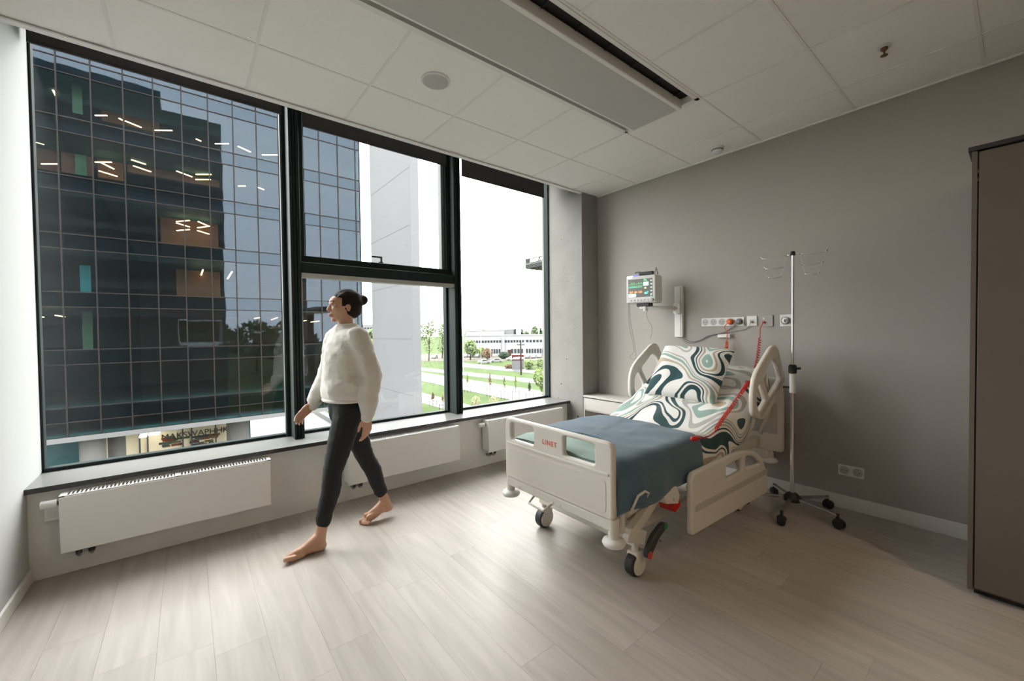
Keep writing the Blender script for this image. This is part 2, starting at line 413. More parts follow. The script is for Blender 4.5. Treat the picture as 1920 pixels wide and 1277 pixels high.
ce = MB().box((XL-.1, YR-.1, 3.32), (XG+.1, YGL+.08, 3.45)).build('ceiling', M_wall); tag(ce, 'suspended ceiling of square white mineral tiles', kind='structure')
YC = 3.10
xs = [XL, -.271, .329, .929, 1.529, 2.129, 2.729, 3.329, XG]
ys = [YR, -2.84, -2.24, -1.64, -1.04, -.44, .16, .76, 1.36, 1.96, 2.56, YC]
tmesh = {}
for a, bx in zip(xs[:-1], xs[1:]):
    for c, d in zip(ys[:-1], ys[1:]):
        if abs(c-1.36) < 1e-3 and bx < 2.73: continue
        k = (round(bx-a, 3), round(d-c, 3))
        if k not in tmesh:
            me = MB().box((.004, .004, 0), (k[0]-.004, k[1]-.004, .018)).mesh('tile'); me.materials.append(M_ceil); tmesh[k] = me
        o = bpy.data.objects.new('tile', tmesh[k]); COL.objects.link(o); o.parent = ce; o.location = (a, c, HC+.003)
for a in xs[1:-1]:
    for (y0, y1) in ((YR, 1.36), (1.96, YC)) if a < 2.72 else ((YR, YC),):
        MB().box((a-.0075, y0, HC-.001), (a+.0075, y1, HC+.03)).build('grid_bar', M_grid, ce)
for c in ys[1:-1]:
    MB().box((XL, c-.0075, HC-.0006), (XG, c+.0075, HC+.029)).build('grid_bar', M_grid, ce)
# edge profiles
e1 = MB().box((XL, YC, HC-.012), (3.47, YC+.012, 3.32)).box((XL, YC-.03, HC-.012), (3.47, YC, HC-.004)).build('trim_1', M_grid); tag(e1, 'white edge profile of the ceiling along the window recess', kind='structure')
e2 = MB().box((XL, YR, HC-.01), (XL+.02, YC, HC+.02)).box((XL, YR, HC-.03), (XL+.008, YC, HC-.01)).build('trim_2', M_grid); tag(e2, 'white ceiling edge profile above the side wall', kind='structure')
e3 = MB().box((XG-.016, YR, HC-.006), (XG, 3.08, HC+.02)).build('trim_3', M_grid); tag(e3, 'slim ceiling edge profile above the grey wall', kind='structure')
# baseboards
b1 = MB().box((XG-.013, .14, 0), (XG, 2.15, .098)).build('baseboard_right', M_base, bevel=.003); tag(b1, 'white baseboard below the grey wall', kind='structure')
b2 = MB().box((XL, YR, 0), (XL+.013, YW, .075)).build('baseboard_left', M_base, bevel=.003); tag(b2, 'white baseboard below the side wall', kind='structure')

# ---------------------------------------------------------------- window sill
sl = MB().box((XL, 3.285, .488), (3.47, 3.64, .515)).build('window_sill', M_sill); tag(sl, 'long grey laminate window sill with dark front edge', kind='structure')
MB().box((XL, 3.2815, .4875), (3.47, 3.285, .5155)).build('edge_band', M_silledge, sl)

# ---------------------------------------------------------------- windows
def window(n, label, x0, x1):
    w = bpy.data.objects.new('window_%d' % n, None); COL.objects.link(w); w.location = ((x0+x1)/2, YGL, .515)
    return tag(w, label, kind='structure')
Z0, Z1 = .515, 3.22
def bar(w, a, b, name='frame_bar', m=M_frame): return MB().box(a, b).build(name, m, w, bevel=.003, seg=1)
def pane(w, x0, x1, z0, z1, y=YGL):
    return MB().box((x0, y-.003, z0), (x1, y+.003, z1)).build('pane', M_glass, w)
w1 = window(1, 'wide fixed window with dark frame beside the white side wall', XL, .632)
bar(w1, (XL, 3.63, Z0), (XL+.012, 3.69, Z1)); bar(w1, (.605, 3.62, Z0), (.632, 3.69, Z1)); bar(w1, (XL, 3.63, Z0), (.632, 3.69, Z0+.022)); bar(w1, (XL, 3.63, Z1-.04), (.632, 3.69, Z1))
bar(w1, (.598, 3.625, Z0), (.605, 3.66, Z1), 'lit_gasket', M_frame2)
pane(w1, XL+.012, .605, Z0+.022, Z1-.04)
w2 = window(2, 'middle window with tilting upper sash and fixed lower pane', .632, 2.14)
bar(w2, (.632, 3.475, Z0), (.652, 3.70, Z1), 'mullion'); bar(w2, (.655, 3.485, Z0), (.676, 3.70, Z1), 'mullion'); bar(w2, (.679, 3.475, Z0), (.702, 3.70, Z1), 'mullion')
bar(w2, (2.066, 3.48, Z0), (2.098, 3.70, Z1), 'mullion'); bar(w2, (2.101, 3.49, Z0), (2.115, 3.70, Z1), 'mullion'); bar(w2, (2.118, 3.475, Z0), (2.14, 3.70, Z1), 'mullion')
bar(w2, (.702, 3.62, Z0), (.722, 3.69, 1.80)); bar(w2, (2.046, 3.62, Z0), (2.066, 3.69, 1.80)); bar(w2, (.702, 3.63, Z0), (2.066, 3.69, Z0+.022))
bar(w2, (.702, 3.49, 1.80), (2.066, 3.69, 1.885), 'transom'); bar(w2, (.702, 3.485, 1.765), (2.066, 3.56, 1.80), 'transom_bead', mat('light_bead', (.40,.40,.37), .4))
bar(w2, (.702, 3.62, Z1-.05), (2.066, 3.69, Z1))
pane(w2, .722, 2.046, Z0+.022, 1.80)
sash = MB().box((.702, 3.56, 1.885), (.748, 3.66, Z1-.05)).box((2.02, 3.56, 1.885), (2.066, 3.66, Z1-.05)).box((.702, 3.55, 1.885), (2.066, 3.66, 1.945)).box((.702, 3.56, Z1-.09), (2.066, 3.66, Z1-.05)).build('sash', M_frame, w2, bevel=.003, seg=1)
bar(w2, (1.985, 3.585, 1.945), (2.02, 3.655, Z1-.09), 'lit_gasket', M_frame2)
MB().box((.748, 3.607, 1.945), (1.985, 3.613, Z1-.09)).build('pane', M_glass, w2)
hd = MB().box((1.335, 3.535, 1.945), (1.375, 3.55, 1.953)).box((1.348, 3.53, 1.945), (1.364, 3.552, 1.995)).build('handle', M_black, w2, bevel=.003)
MB().box((1.27, 3.526, 1.985), (1.362, 3.542, 1.998)).build('lever', M_black, hd, bevel=.003)
w3 = window(3, 'tall fixed window with thin dark frame next to the concrete column', 2.14, 3.47)
bar(w3, (2.14, 3.63, Z0), (2.152, 3.69, Z1)); bar(w3, (3.452, 3.61, Z0), (3.47, 3.69, Z1)); bar(w3, (2.14, 3.63, Z0), (3.47, 3.69, Z0+.022)); bar(w3, (2.14, 3.63, Z1-.04), (3.47, 3.69, Z1))
pane(w3, 2.152, 3.452, Z0+.022, Z1-.04)

# roller blinds, rolled up almost fully
def blind(label, x0, x1, zb, y=3.52):
    t = thing('roller_blind', label, 'blind', ((x0+x1)/2, y, zb), group='roller blinds above the windows')
    MB().box((x0, y-.0015, zb), (x1, y+.0015, 3.18)).build('fabric', M_blind, t)
    MB().box((x0, y-.008, zb-.012), (x1, y+.008, zb+.002)).build('bottom_bar', M_silledge, t, bevel=.003)
    MB().cyl((x0-.01, y+.02, 3.19), (x1+.01, y+.02, 3.19), .025, 16).build('roller_tube', M_dark, t)
    return t
blind('dark roller blind rolled up above the wide window by the white wall', XL+.02, .598, 3.00)
blind('dark roller blind rolled up above the middle window with the sash', .745, 2.02, 2.962, 3.535)
blind('dark roller blind rolled up above the window next to the concrete column', 2.185, 3.31, 2.90)

# ================================================================== CEILING FITTINGS
t = thing('chilled_beam', 'long white ceiling beam with perforated panel and dark air slot', 'air vent', (1.0, 1.66, HC-.04))
XB0, XB1 = XL+.02, 2.722
MB().box((XB0, 1.368, HC-.004), (XB1, 1.392, HC+.06)).box((XB0, 1.93, HC-.004), (XB1, 1.952, HC+.06)).box((XB1-.03, 1.368, HC-.004), (XB1, 1.952, HC+.06)).build('outer_frame', M_grid, t)
MB().box((XB0, 1.392, HC+.04), (XB1-.03, 1.93, HC+.06)).build('air_slot', M_void, t)
MB().box((XB0, 1.475, HC-.034), (XB1-.03, 1.868, HC+.03)).build('panel_body', M_grid, t, bevel=.006)
MB().box((XB0, 1.503, HC-.0355), (XB1-.05, 1.85, HC-.033)).build('perforated_panel', M_perf, t)
for xx in [XB0+.12+.24*k for k in range(14)]:
    MB().box((xx, 1.40, HC+.012), (xx+.004, 1.468, HC+.03)).build('slot_fin', M_dark, t)

c = at(817, 152, 2, HC)
t = thing('ceiling_speaker', 'round white perforated loudspeaker set flush in a ceiling tile', 'speaker', (c.x, c.y, HC))
MB().lathe((c.x, c.y, HC+.004), [(.088, 0), (.088, -.008), (.078, -.011), (.074, -.006)], 40).build('rim', M_white, t, smooth=False)
MB().lathe((c.x, c.y, HC+.002), [(.074, 0), (.074, -.006), (.05, -.0085), (.0, -.0095)], 40).build('grille', mat('speaker_mesh', (.50,.49,.47), .7, vary=.1, vscale=400), t)

c = at(1345, 278, 2, HC)
t = thing('smoke_detector', 'round white smoke detector on the ceiling near the grey wall', 'smoke detector', (c.x, c.y, HC))
MB().lathe((c.x, c.y, HC+.003), [(.052, 0), (.052, -.012), (.048, -.016)], 32).build('base', M_white, t, bevel=.002)
MB().lathe((c.x, c.y, HC-.013), [(.040, 0), (.043, -.012), (.036, -.026), (.012, -.031), (0, -.031)], 32).build('head', M_white, t, smooth=True)
MB().lathe((c.x, c.y, HC-.0125), [(.0445, 0), (.0445, -.005)], 32).build('slot_ring', M_dark, t)

c = at(1658, 88, 2, HC)
t = thing('fire_sprinkler', 'small brass fire sprinkler head hanging from ceiling tile', 'sprinkler', (c.x, c.y, HC))
MB().lathe((c.x, c.y, HC+.003), [(.034, 0), (.034, -.004), (.026, -.008), (.018, -.009)], 28).build('escutcheon', M_white, t)
M_brass = mat('dull_brass', (.22, .12, .07), .4, metal=.8)
MB().lathe((c.x, c.y, HC-.004), [(.016, 0), (.016, -.012), (.010, -.016), (.008, -.02)], 18).build('body', M_brass, t)
MB().tube([(c.x-.008, c.y, HC-.02), (c.x-.015, c.y, HC-.03), (c.x-.004, c.y, HC-.044)], .0025, 8).tube([(c.x+.008, c.y, HC-.02), (c.x+.015, c.y, HC-.03), (c.x+.004, c.y, HC-.044)], .0025, 8).build('yoke', M_brass, t)
MB().lathe((c.x, c.y, HC-.044), [(.004, 0), (.017, -.002), (.017, -.004), (.003, -.005)], 18).build('deflector', M_brass, t)

# added fill light, unseen behind the camera, to warm the bed and floor
t = thing('fill_light', 'added round warm fill light at the rear of the ceiling', 'fill light', (1.72, -1.94, HC))
MB().lathe((1.72, -1.94, HC+.003), [(.115, 0), (.115, -.006), (.095, -.009), (.092, -.004)], 36).build('rim', M_white, t)
MB().lathe((1.72, -1.94, HC+.001), [(.092, 0), (.092, -.006), (0, -.006)], 36).build('diffuser', mat('warm_fill_emitter', (.9,.85,.75), .6, emit=(1.0, .72, .46), estr=220.0), t)

# ================================================================== RADIATORS
def radiator(label, x0, x1):
    zb, zt, yf, yb = .160, .470, 3.195, 3.30
    t = thing('radiator', label, 'radiator', ((x0+x1)/2, 3.25, zb), group='panel radiators under the sill')
    MB().box((x0, yf, zb), (x1, yf+.022, zt-.006)).build('front_panel', M_rad, t, bevel=.006)
    MB().box((x0+.02, yb-.02, zb+.01), (x1-.02, yb, zt-.015)).build('rear_panel', M_rad, t, bevel=.004)
    MB().box((x0, yf+.02, zb+.015), (x0+.002, yb, zt-.006)).build('end_cover', M_rad, t); MB().box((x1-.002, yf+.02, zb+.015), (x1, yb, zt-.006)).build('end_cover', M_rad, t)
    g = MB(); k = int((x1-x0)/.0165)
    for j in range(k):
        xx = x0+.004+(x1-x0-.008)*j/k
        g.box((xx, yf+.012, zt-.004), (xx+.0075, yb-.004, zt))
    for yy in (yf+.006, yb-.014): g.box((x0, yy, zt-.008), (x1, yy+.008, zt))
    xm = (x0+x1)/2
    for xx in (x0, x1-.02, xm-.012): g.box((xx, yf+.006, zt-.006), (xx+.022, yb-.006, zt+.0005))
    g.build('top_grille', M_rad, t)
    MB().box((x0+.02, yf+.03, zb+.02), (x1-.02, yb-.03, zt-.06)).build('convector_core', M_dark, t)
    v = MB().cyl((x0-.012, 3.25, .425), (x0+.01, 3.25, .425), .012, 12).build('valve_stem', M_dark, t)
    MB().cyl((x0-.075, 3.25, .425), (x0-.012, 3.25, .425), .021, 20).build('thermostat_head', M_white, t, bevel=.003)
    for xx in (x0+.06, x0+.11):
        MB().tube([(xx, 3.25, zb+.02), (xx, 3.25, .118), (xx, 3.27, .108), (xx, YW-.002, .108)], .009, 10).build('pipe', M_steel, t, smooth=True)
        MB().lathe((xx, 3.25, .125), [(.013, 0), (.013, .022)], 8).build('pipe_nut', M_dark, t)
    for xx in (x0+.15, x1-.15): MB().box((xx, yb-.005, zb+.03), (xx+.03, YW-.001, zt-.05)).build('bracket', M_rad, t)
    return t
radiator('white panel radiator under the wide window by the side wall', -.553, .430)
radiator('white panel radiator under the middle window behind the walking person', .940, 1.928)
radiator('white panel radiator behind the bed footboard next to the concrete column', 2.248, 3.272)
t = thing('control_box', 'small white control box on the parapet wall by the radiator end', 'control box', (-.595, YW, .34))
MB().box((-.628, YW-.025, .315), (-.565, YW-.001, .405)).build('housing', M_white, t, bevel=.005)
MB().box((-.615, YW-.0265, .335), (-.580, YW-.0245, .37)).build('cover_plate', M_base, t)

# ================================================================== OUTSIDE
GZ = -9.5
OUT_DIM = 0.205        # darkens all outdoor colours so the strong sky does not wash them out
def xmat(name, col, *a, **k): k.setdefault('spec', .06); return mat(name, tuple(min(c*OUT_DIM, .9) for c in col), *a, **k)
M_shell = mat('own_facade_dark', (.035, .05, .055), .5, vary=.3, vscale=.3)
M_shell2 = mat('own_facade_band', (.09, .11, .12), .4)
sh = MB().box((-34, -14, GZ), (4.25, YGL+.1, -.09)).box((-34, -14, 3.47), (4.25, YGL+.1, 30)).box((-34, -14, -.09), (XL-.12, YGL+.1, 3.47)).box((XG+.12, -14, -.09), (4.25, YGL+.1, 3.47)).build('building_exterior', M_shell)
tag(sh, 'dark outer facade of the hospital building around the room', kind='structure')
for k in range(8):
    z = 3.6+3.5*k
    MB().box((-34, YGL+.1, z), (4.25, YGL+.16, z+.8)).build('floor_band', M_shell2, sh)
MB().box((-20, -8, 30), (-2, 1.5, 33.2)).build('roof_plant_room', M_shell, sh)

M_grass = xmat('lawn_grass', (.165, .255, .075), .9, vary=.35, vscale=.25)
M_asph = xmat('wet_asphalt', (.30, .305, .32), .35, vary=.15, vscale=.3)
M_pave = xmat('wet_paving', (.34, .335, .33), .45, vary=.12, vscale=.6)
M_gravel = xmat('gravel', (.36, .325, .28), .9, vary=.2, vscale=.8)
g = MB().add([(-400,-600,GZ),(900,-600,GZ),(900,1100,GZ),(-400,1100,GZ)], [(0,1,2,3)]).build('ground', M_grass); tag(g, 'green lawn around the office blocks outside', kind='structure')
def strip(name, label, pts_top, pts_bot, m, dz, ext=1.2):
    """band of ground between two edges given where they are seen on the ground plane"""
    a = [at(px, py, 2, GZ+dz) for px, py in pts_top]; b = [at(px, py, 2, GZ+dz) for px, py in pts_bot]
    for e in (a, b):
        d = e[-1]-e[0]; e.insert(0, e[0]-d*ext); e.append(e[-1]+d*ext)
    n = len(a); mb = MB().add(a+b, [(i, i+1, n+i+1, n+i) for i in range(n-1)])
    lo = [v-Vector((0,0,.05)) for v in a+b]
    mb.add(lo, [(i, n+i, n+i+1, i+1) for i in range(n-1)])
    o = mb.build(name, m); tag(o, label, kind='structure'); return o
strip('road_far', 'wet road beyond the second verge', [(868, 697), (1025, 713)], [(868, 703.5), (1025, 721)], M_asph, .04, 1.5)
strip('road_access', 'access road leading to the car park', [(868, 680), (1000, 694)], [(868, 688), (1000, 700)], M_asph, .05, .3)
strip('road_near', 'wide wet street behind the row of saplings', [(794, 698.6), (1025, 734.5)], [(794, 715), (964, 751)], M_asph, .06, 1.3)
strip('path_near', 'light footpath across the lawn', [(794, 737), (890, 762)], [(794, 756), (890, 783)], M_pave, .03, 1.0)
strip('path_car_park', 'gravel car park in front of the white office block', [(760, 664), (1060, 662)], [(760, 677.5), (1060, 676)], M_gravel, .03, .1)
pl = MB().box((-30, 3.8, GZ), (13.5, 34.5, GZ+.06)).box((3.2, 34.5, GZ), (13.5, 62, GZ+.06)).build('pavement', M_pave); tag(pl, 'light paving around the glass office block', kind='structure')
# stepped concrete edge at the end of the passage
kb = MB().box((13.5, 30, GZ), (14.2, 62, GZ+.5)).build('kerb_wall', xmat('pale_concrete', (.55,.545,.53), .8, vary=.06)); tag(kb, 'pale concrete kerb wall beside the paving', kind='structure')

# ---------------------------------------------------------------- glass office block opposite
FY = 36.0
gb = thing('glass_office_block', 'tall dark glass office block with mullion grid across the yard', 'building', (0, FY, GZ))
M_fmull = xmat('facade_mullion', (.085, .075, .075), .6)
M_slab = mat('office_slab', (.014, .085, .10), .8)
M_inner = mat('office_inner_wall', (.02, .075, .085), .85, vary=.4, vscale=.25)
M_edge = xmat('facade_white_edge', (.72, .72, .72), .5)
fx = [1.5+1.45*k for k in range(-9, 8)]
fx = [v for v in fx if v < 11.7] + [12.0]
rows = []
z = -4.75
levels = [(-3.85+3.5*k, -2.95+3.5*k) for k in range(0, 8)]     # spandrel bands (bottom, top)
zprev = -4.75
for (a, b2) in levels:
    rows.append((zprev, a, 'v')); rows.append((a, b2, 's')); zprev = b2
rows = [r for r in rows if r[1]-r[0] > .2 and r[0] < 21]
pmesh = {}
for a, bx in zip(fx[:-1], fx[1:]):
    for (z0, z1, kd) in rows:
        k = (round(bx-a, 2), round(z1-z0, 2), kd)
        if k not in pmesh:
            me = MB().add([(.035,0,.03),(k[0]-.035,0,.03),(k[0]-.035,0,k[1]-.03),(.035,0,k[1]-.03)], [(0,1,2,3)]).mesh('pane', fix=False)
            me.materials.append(M_fglass if kd == 'v' else M_fspan); pmesh[k] = me
        o = bpy.data.objects.new('pane', pmesh[k]); COL.objects.link(o); o.parent = gb
        o.location = (a, random.uniform(-.004, .004), z0-GZ)
        o.rotation_euler = (random.uniform(-.0006, .0012), 0, random.uniform(-.0015, .0015))
ztop = rows[-1][1]
for a in fx: MB().box((a-.035, FY-.06, -4.75), (a+.035, FY+.08, ztop)).build('mullion', M_fmull, gb)
for (z0, z1, kd) in rows: MB().box((fx[0], FY-.045, z0-.028), (fx[-1], FY+.06, z0+.028)).build('transom_bar', M_fmull, gb)
MB().box((fx[0]-.1, FY-.10, -5.05), (12.05, FY+.1, -4.75)).build('base_edge', M_edge, gb)
MB().box((fx[0], FY+.1, -5.0), (12.0, FY+15, -4.6)).build('underside', M_slab, gb)
for (a, b2) in levels: 
    if a < 21: MB().box((fx[0], FY+.12, a+.05), (11.95, FY+14, b2-.1)).build('floor_slab', M_slab, gb)
MB().box((fx[0], FY+14, -5), (12, FY+14.3, ztop)).build('rear_wall', M_inner, gb)
MB().box((11.85, FY+.1, -4.75), (12, FY+14.3, ztop)).build('end_wall', M_slab, gb)
MB().box((fx[0]-.15, FY+.05, -4.75), (fx[0], FY+14.3, ztop)).build('end_wall', M_slab, gb)
MB().box((fx[0]-.1, FY-.1, ztop), (12.05, FY+14.3, ztop+.6)).build('parapet', M_slab, gb)
M_teal = mat('teal_curtain', (.008, .15, .18), .8); M_gcur = mat('green_curtain', (.05, .10, .065), .8); M_rcur = mat('rust_panel', (.12, .04, .025), .8)
M_warm = mat('warm_partition', (.24, .115, .065), .85, vary=.2, vscale=.4)
def inner_panel(px0, py0, px1, py1, y, m, name='curtain_panel'):
    a = at(px0, py0, 1, y); b2 = at(px1, py1, 1, y)
    MB().box((a.x, y, b2.z), (b2.x, y+.12, a.z)).build(name, m, gb)
inner_panel(140, 288, 163, 330, FY+1.0, M_gcur); inner_panel(114, 284, 176, 332, FY+1.3, M_rcur)
inner_panel(149, 497, 171, 548, FY+1.0, M_teal); inner_panel(153, 583, 175, 657, FY+1.0, M_gcur); inner_panel(134, 150, 155, 215, FY+1.0, M_gcur)
for q in ((238, 280, 412, 352), (182, 285, 232, 340), (300, 395, 410, 470), (330, 505, 414, 560), (190, 205, 300, 250), (60, 262, 112, 322)):
    inner_panel(*q, FY+4.2, M_warm, 'partition')
M_lamp = mat('warm_strip_lamp', (1, .8, .6), .5, emit=(1.0, .60, .32), estr=7.5)
Z1s = [((475,576),(533,576)), ((593,590),(612,600)), ((624,603),(705,636)), ((772,650),(858,651)), ((978,693),(1002,704)), ((1073,717),(1140,717)), ((1187,730),(1250,758)), ((1308,773),(1385,773)),
 ((170,706),(220,720)), ((207,818),(290,818)), ((473,764),(538,764)), ((475,809),(556,809)), ((498,808),(568,843)), ((493,852),(585,880)), ((655,797),(727,820)), ((665,827),(753,857)),
 ((870,822),(950,850)), ((880,853),(958,882)), ((977,870),(1053,870)), ((976,896),(1050,896)), ((1188,928),(1224,928)), ((1282,905),(1323,922)), ((1282,933),(1316,946)),
 ((240,400),(258,435)), ((265,450),(280,480)), ((113,433),(135,470)), ((880,1105),(945,1100)), ((880,1112),(945,1132)), ((882,1150),(945,1145)), ((988,1105),(1045,1130)), ((986,1136),(1045,1128)), ((985,1150),(1043,1168))]
segs = [((a[0]/2.66, a[1]/2.66), (b2[0]/2.66, b2[1]/2.66)) for a, b2 in Z1s]
segs += [((a[0]/2.66, 440+a[1]/2.66), (b2[0]/2.66, 440+b2[1]/2.66)) for a, b2 in [((168,403),(217,412)), ((277,402),(322,410)), ((1000,212),(1012,175)), ((1135,220),(1157,185)), ((1270,418),(1294,414)), ((1353,425),(1385,413))]]
segs += [((567,602),(574,601)), ((583,604),(598,602))]
for (a, b2) in segs:
    mz = at((a[0]+b2[0])/2, (a[1]+b2[1])/2, 1, FY+3.2).z
    p = at(*a, 2, mz); q = at(*b2, 2, mz)
    if not (FY+.6 < min(p.y, q.y) and max(p.y, q.y) < FY+11): p = at(*a, 1, FY+3.2); q = at(*b2, 1, FY+3.2)
    MB().beam(p, q, .085, .05).build('strip_lamp', M_lamp, gb)

# lobby and passage under the block
lb = thing('lobby', 'lit cream walled lobby with painted lettering under the glass block', 'lobby', (0, 41.2, GZ))
M_cream = mat('cream_lobby_wall', (.66, .57, .40), .8, vary=.06, vscale=.6, emit=(1.0, .84, .55), estr=.0)
MB().box((-5.2, 41.2, GZ+.06), (3.1, 41.5, -5.05)).build('lobby_wall', M_cream, lb)
MB().box((-12, 42.5, GZ+.06), (-5.2, 42.8, -5.05)).build('dark_wall', M_slab, lb)
for px in (262, 277, 343, 360, 405): 
    c = at(px, 830, 1, 40.9); MB().box((c.x-.05, 40.85, GZ+.06), (c.x+.05, 40.95, -5.05)).build('post', M_dark, lb)
MB().box((3.1, 41.2, GZ+.06), (4.1, 48, -5.05)).build('dark_core', M_slab, lb)
c = at(374, 812, 1, 41.15)
place('lettering', text_mesh('MAKSWAPHHKA', .62, .01, (c.x, 41.17, c.z), (1,0,0), (0,0,1)), xmat('dark_lettering', (.10,.09,.07), .7), lb)
M_sp = [xmat('mural_red', (.62,.16,.06), .8), xmat('mural_blue', (.14,.18,.24), .8), xmat('mural_green', (.22,.36,.22), .8), xmat('mural_ochre', (.6,.38,.12), .8)]
random.seed(5)
for k in range(40):
    px = random.choice((random.uniform(310, 345), random.uniform(362, 404))); py = random.uniform(820, 838)-(px-310)*.06
    c = at(px, py, 1, 41.1); w = random.uniform(.12, .4)
    MB().box((c.x-w, 41.13+k*.0012, c.z-.08), (c.x+w, 41.2, c.z+.08)).build('mural_patch', M_sp[k % 4], lb)
M_lamp2 = mat('white_panel_lamp', (1,1,1), .5, emit=(1.0, .93, .8), estr=5)
for px0, px1, py in ((262, 276, 817), (280, 300, 813)):
    a = at(px0, py, 1, 40.2); b2 = at(px1, py-2, 1, 40.2); MB().box((a.x, 39.6, a.z-.05), (b2.x, 40.8, a.z+.05)).build('panel_lamp', M_lamp2, lb)
def round_column(label, px, y, r):
    c = at(px, 830, 1, y)
    t = thing('concrete_column', label, 'column', (c.x, y, GZ+.06))
    MB().lathe((c.x, y, GZ+.06), [(r, 0), (r, 4.4)], 28).build('shaft', xmat('white_concrete_column', (.62,.60,.57), .8, vary=.04), t, smooth=False)
    MB().lathe((c.x, y, GZ+.06), [(r+.06, 0), (r+.06, .12)], 28).build('base_ring', M_edge, t)
round_column('thick pale column under the glass block next to the dark opening', 174, 37.0, .62)
round_column('thick pale column at the lit lobby entrance under the glass block', 219, 38.2, .45)
round_column('thick pale column near the passage end under the glass block', 447, 38.5, .75)

# ---------------------------------------------------------------- tall blade pillar
pn = 20.0; xc = .4635*pn
p = MB().box((xc, pn, GZ), (xc+.49, pn+5.9, 30)).build('wall_blade', xmat('white_fair_concrete', (.80, .81, .84), .8, vary=.03, vscale=.4), bevel=.02)
tag(p, 'tall white concrete blade pillar outside the middle window', kind='structure')
for zz in range(-8, 30, 3): MB().box((xc-.004, pn+.02, zz), (xc, pn+5.88, zz+.02)).build('joint', xmat('concrete_joint', (.5,.5,.51), .9), p)

# ---------------------------------------------------------------- canopy sign
X = 13.0
a = at(985, 486, 0, X); b2 = at(1034, 474.5, 0, X); a2 = at(985, 499.5, 0, X)
t = thing('canopy_sign', 'grey canopy box with large white lettering beside the concrete column', 'sign', (X, (a.y+b2.y)/2, a2.z))
ht = a.z-a2.z
y0, y1 = b2.y-6.0, a.y
M_can = xmat('canopy_grey', (.25, .255, .25), .6)
MB().box((X, y0, a2.z+ht*.36), (X+3.2, y1, a2.z+ht)).build('fascia', M_can, t)
MB().box((X-.02, y0, a2.z+ht*.12), (X+3.2, y1, a2.z+ht*.36)).build('white_band', M_edge, t)
MB().box((X, y0, a2.z-.12), (X+3.2, y1, a2.z+ht*.12)).build('soffit', M_can, t)
MB().box((X+.6, y0+.3, GZ), (X+1.4, y0+1.1, a2.z-.12)).build('support', M_can, t)
c1 = at(995, 490, 0, X)
me = text_mesh('Luminor', ht*.82, .02, (X-.03, c1.y, a2.z+ht*.66), (0,-1,0), (0,0,1), 'LEFT', .15, .02)
place('lettering', me, mat('sign_letter_white', (.55,.55,.56), .6), t)

# ---------------------------------------------------------------- far things, set out by heading and distance
fh = Vector((math.sin(YAW), math.cos(YAW), 0)); rh = Vector((math.cos(YAW), -math.sin(YAW), 0))
def gp(px, py): return at(px, py, 2, GZ)
def depth(p): return (p-CAM).dot(fw)
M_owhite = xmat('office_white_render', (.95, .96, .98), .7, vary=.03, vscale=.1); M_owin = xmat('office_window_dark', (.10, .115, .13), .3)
def office(label, px0, px1, pybase, pyroof, bands, name='white_office', deep=14, colr=M_owhite, winn=18):
    c = gp((px0+px1)/2, pybase); d = depth(c)
    zt = CAMZ-(pyroof-622.7)/FPX*d
    hw = (px1-px0)/2/FPX*d
    t = thing(name, label, 'building', (c.x, c.y, GZ))
    def bx(u0, u1, v0, v1, z0, z1):
        pts = [c+rh*u+fh*v for u, v in ((u0,v0),(u1,v0),(u1,v1),(u0,v1))]
        return MB().add([(p.x,p.y,z0) for p in pts]+[(p.x,p.y,z1) for p in pts], [(3,2,1,0),(4,5,6,7),(0,1,5,4),(1,2,6,5),(2,3,7,6),(3,0,4,7)])
    bx(-hw, hw, 0, deep, GZ, zt).build('wall', colr, t)
    bx(-hw-.2, hw+.2, -.3, deep, zt, zt+.35).build('roof_edge', colr, t)
    H = zt-GZ
    for (f0, f1, u0, u1, n) in bands:
        a, e = -hw+2*hw*u0, -hw+2*hw*u1; w = (e-a)/n
        for k in range(n):
            bx(a+w*k+w*.14, a+w*(k+1)-w*.14, -.06, .1, GZ+H*f0, GZ+H*f1).build('window', M_owin, t)
    return t, bx, hw, H
t, bx, hw, H = office('long white office block with ribbon windows beyond the car park', 872, 1075, 667, 629.5,
       [(.66,.78,.02,.55,20), (.66,.78,.56,1,14), (.12,.34,.10,.33,10), (.12,.34,.42,.54,4), (.12,.34,.56,.86,12)])
bx(-hw+2*hw*.345, -hw+2*hw*.365, -1.2, 0, GZ, GZ+H*.95).build('stair_tower', M_owhite, t)
bx(-hw+2*hw*.395, -hw+2*hw*.425, -.3, .1, GZ, GZ+H*.30).build('door', xmat('brown_door', (.16,.075,.055), .6), t)
bx(-hw+2*hw*.72, -hw+2*hw*.80, -1.5, .1, GZ, GZ+H*.24).build('porch', xmat('orange_porch', (.62,.14,.05), .6), t)
bx(-hw+2*hw*.73, -hw+2*hw*.745, -1.0, .1, GZ+H*.24, GZ+H*.55).build('porch_mast', xmat('orange_porch', (.62,.14,.05), .6), t)
office('low white hall roof rising behind the long office block', 874, 945, 652, 620, [(.45,.52,.05,.5,6)], 'white_hall')
office('pale grey block with stacks behind the long office roof', 940, 966, 650, 618.5, [(.6,.7,.1,.9,4)], 'grey_block', colr=xmat('pale_grey_render', (.58,.585,.60), .8))
office('pale apartment block far beyond the trees left of the blade pillar', 640, 706, 636, 606, [(.2,.3,.1,.9,9),(.45,.55,.1,.9,9),(.7,.8,.1,.9,9)], 'far_apartment_block', colr=xmat('pale_grey_render', (.58,.585,.60), .8))

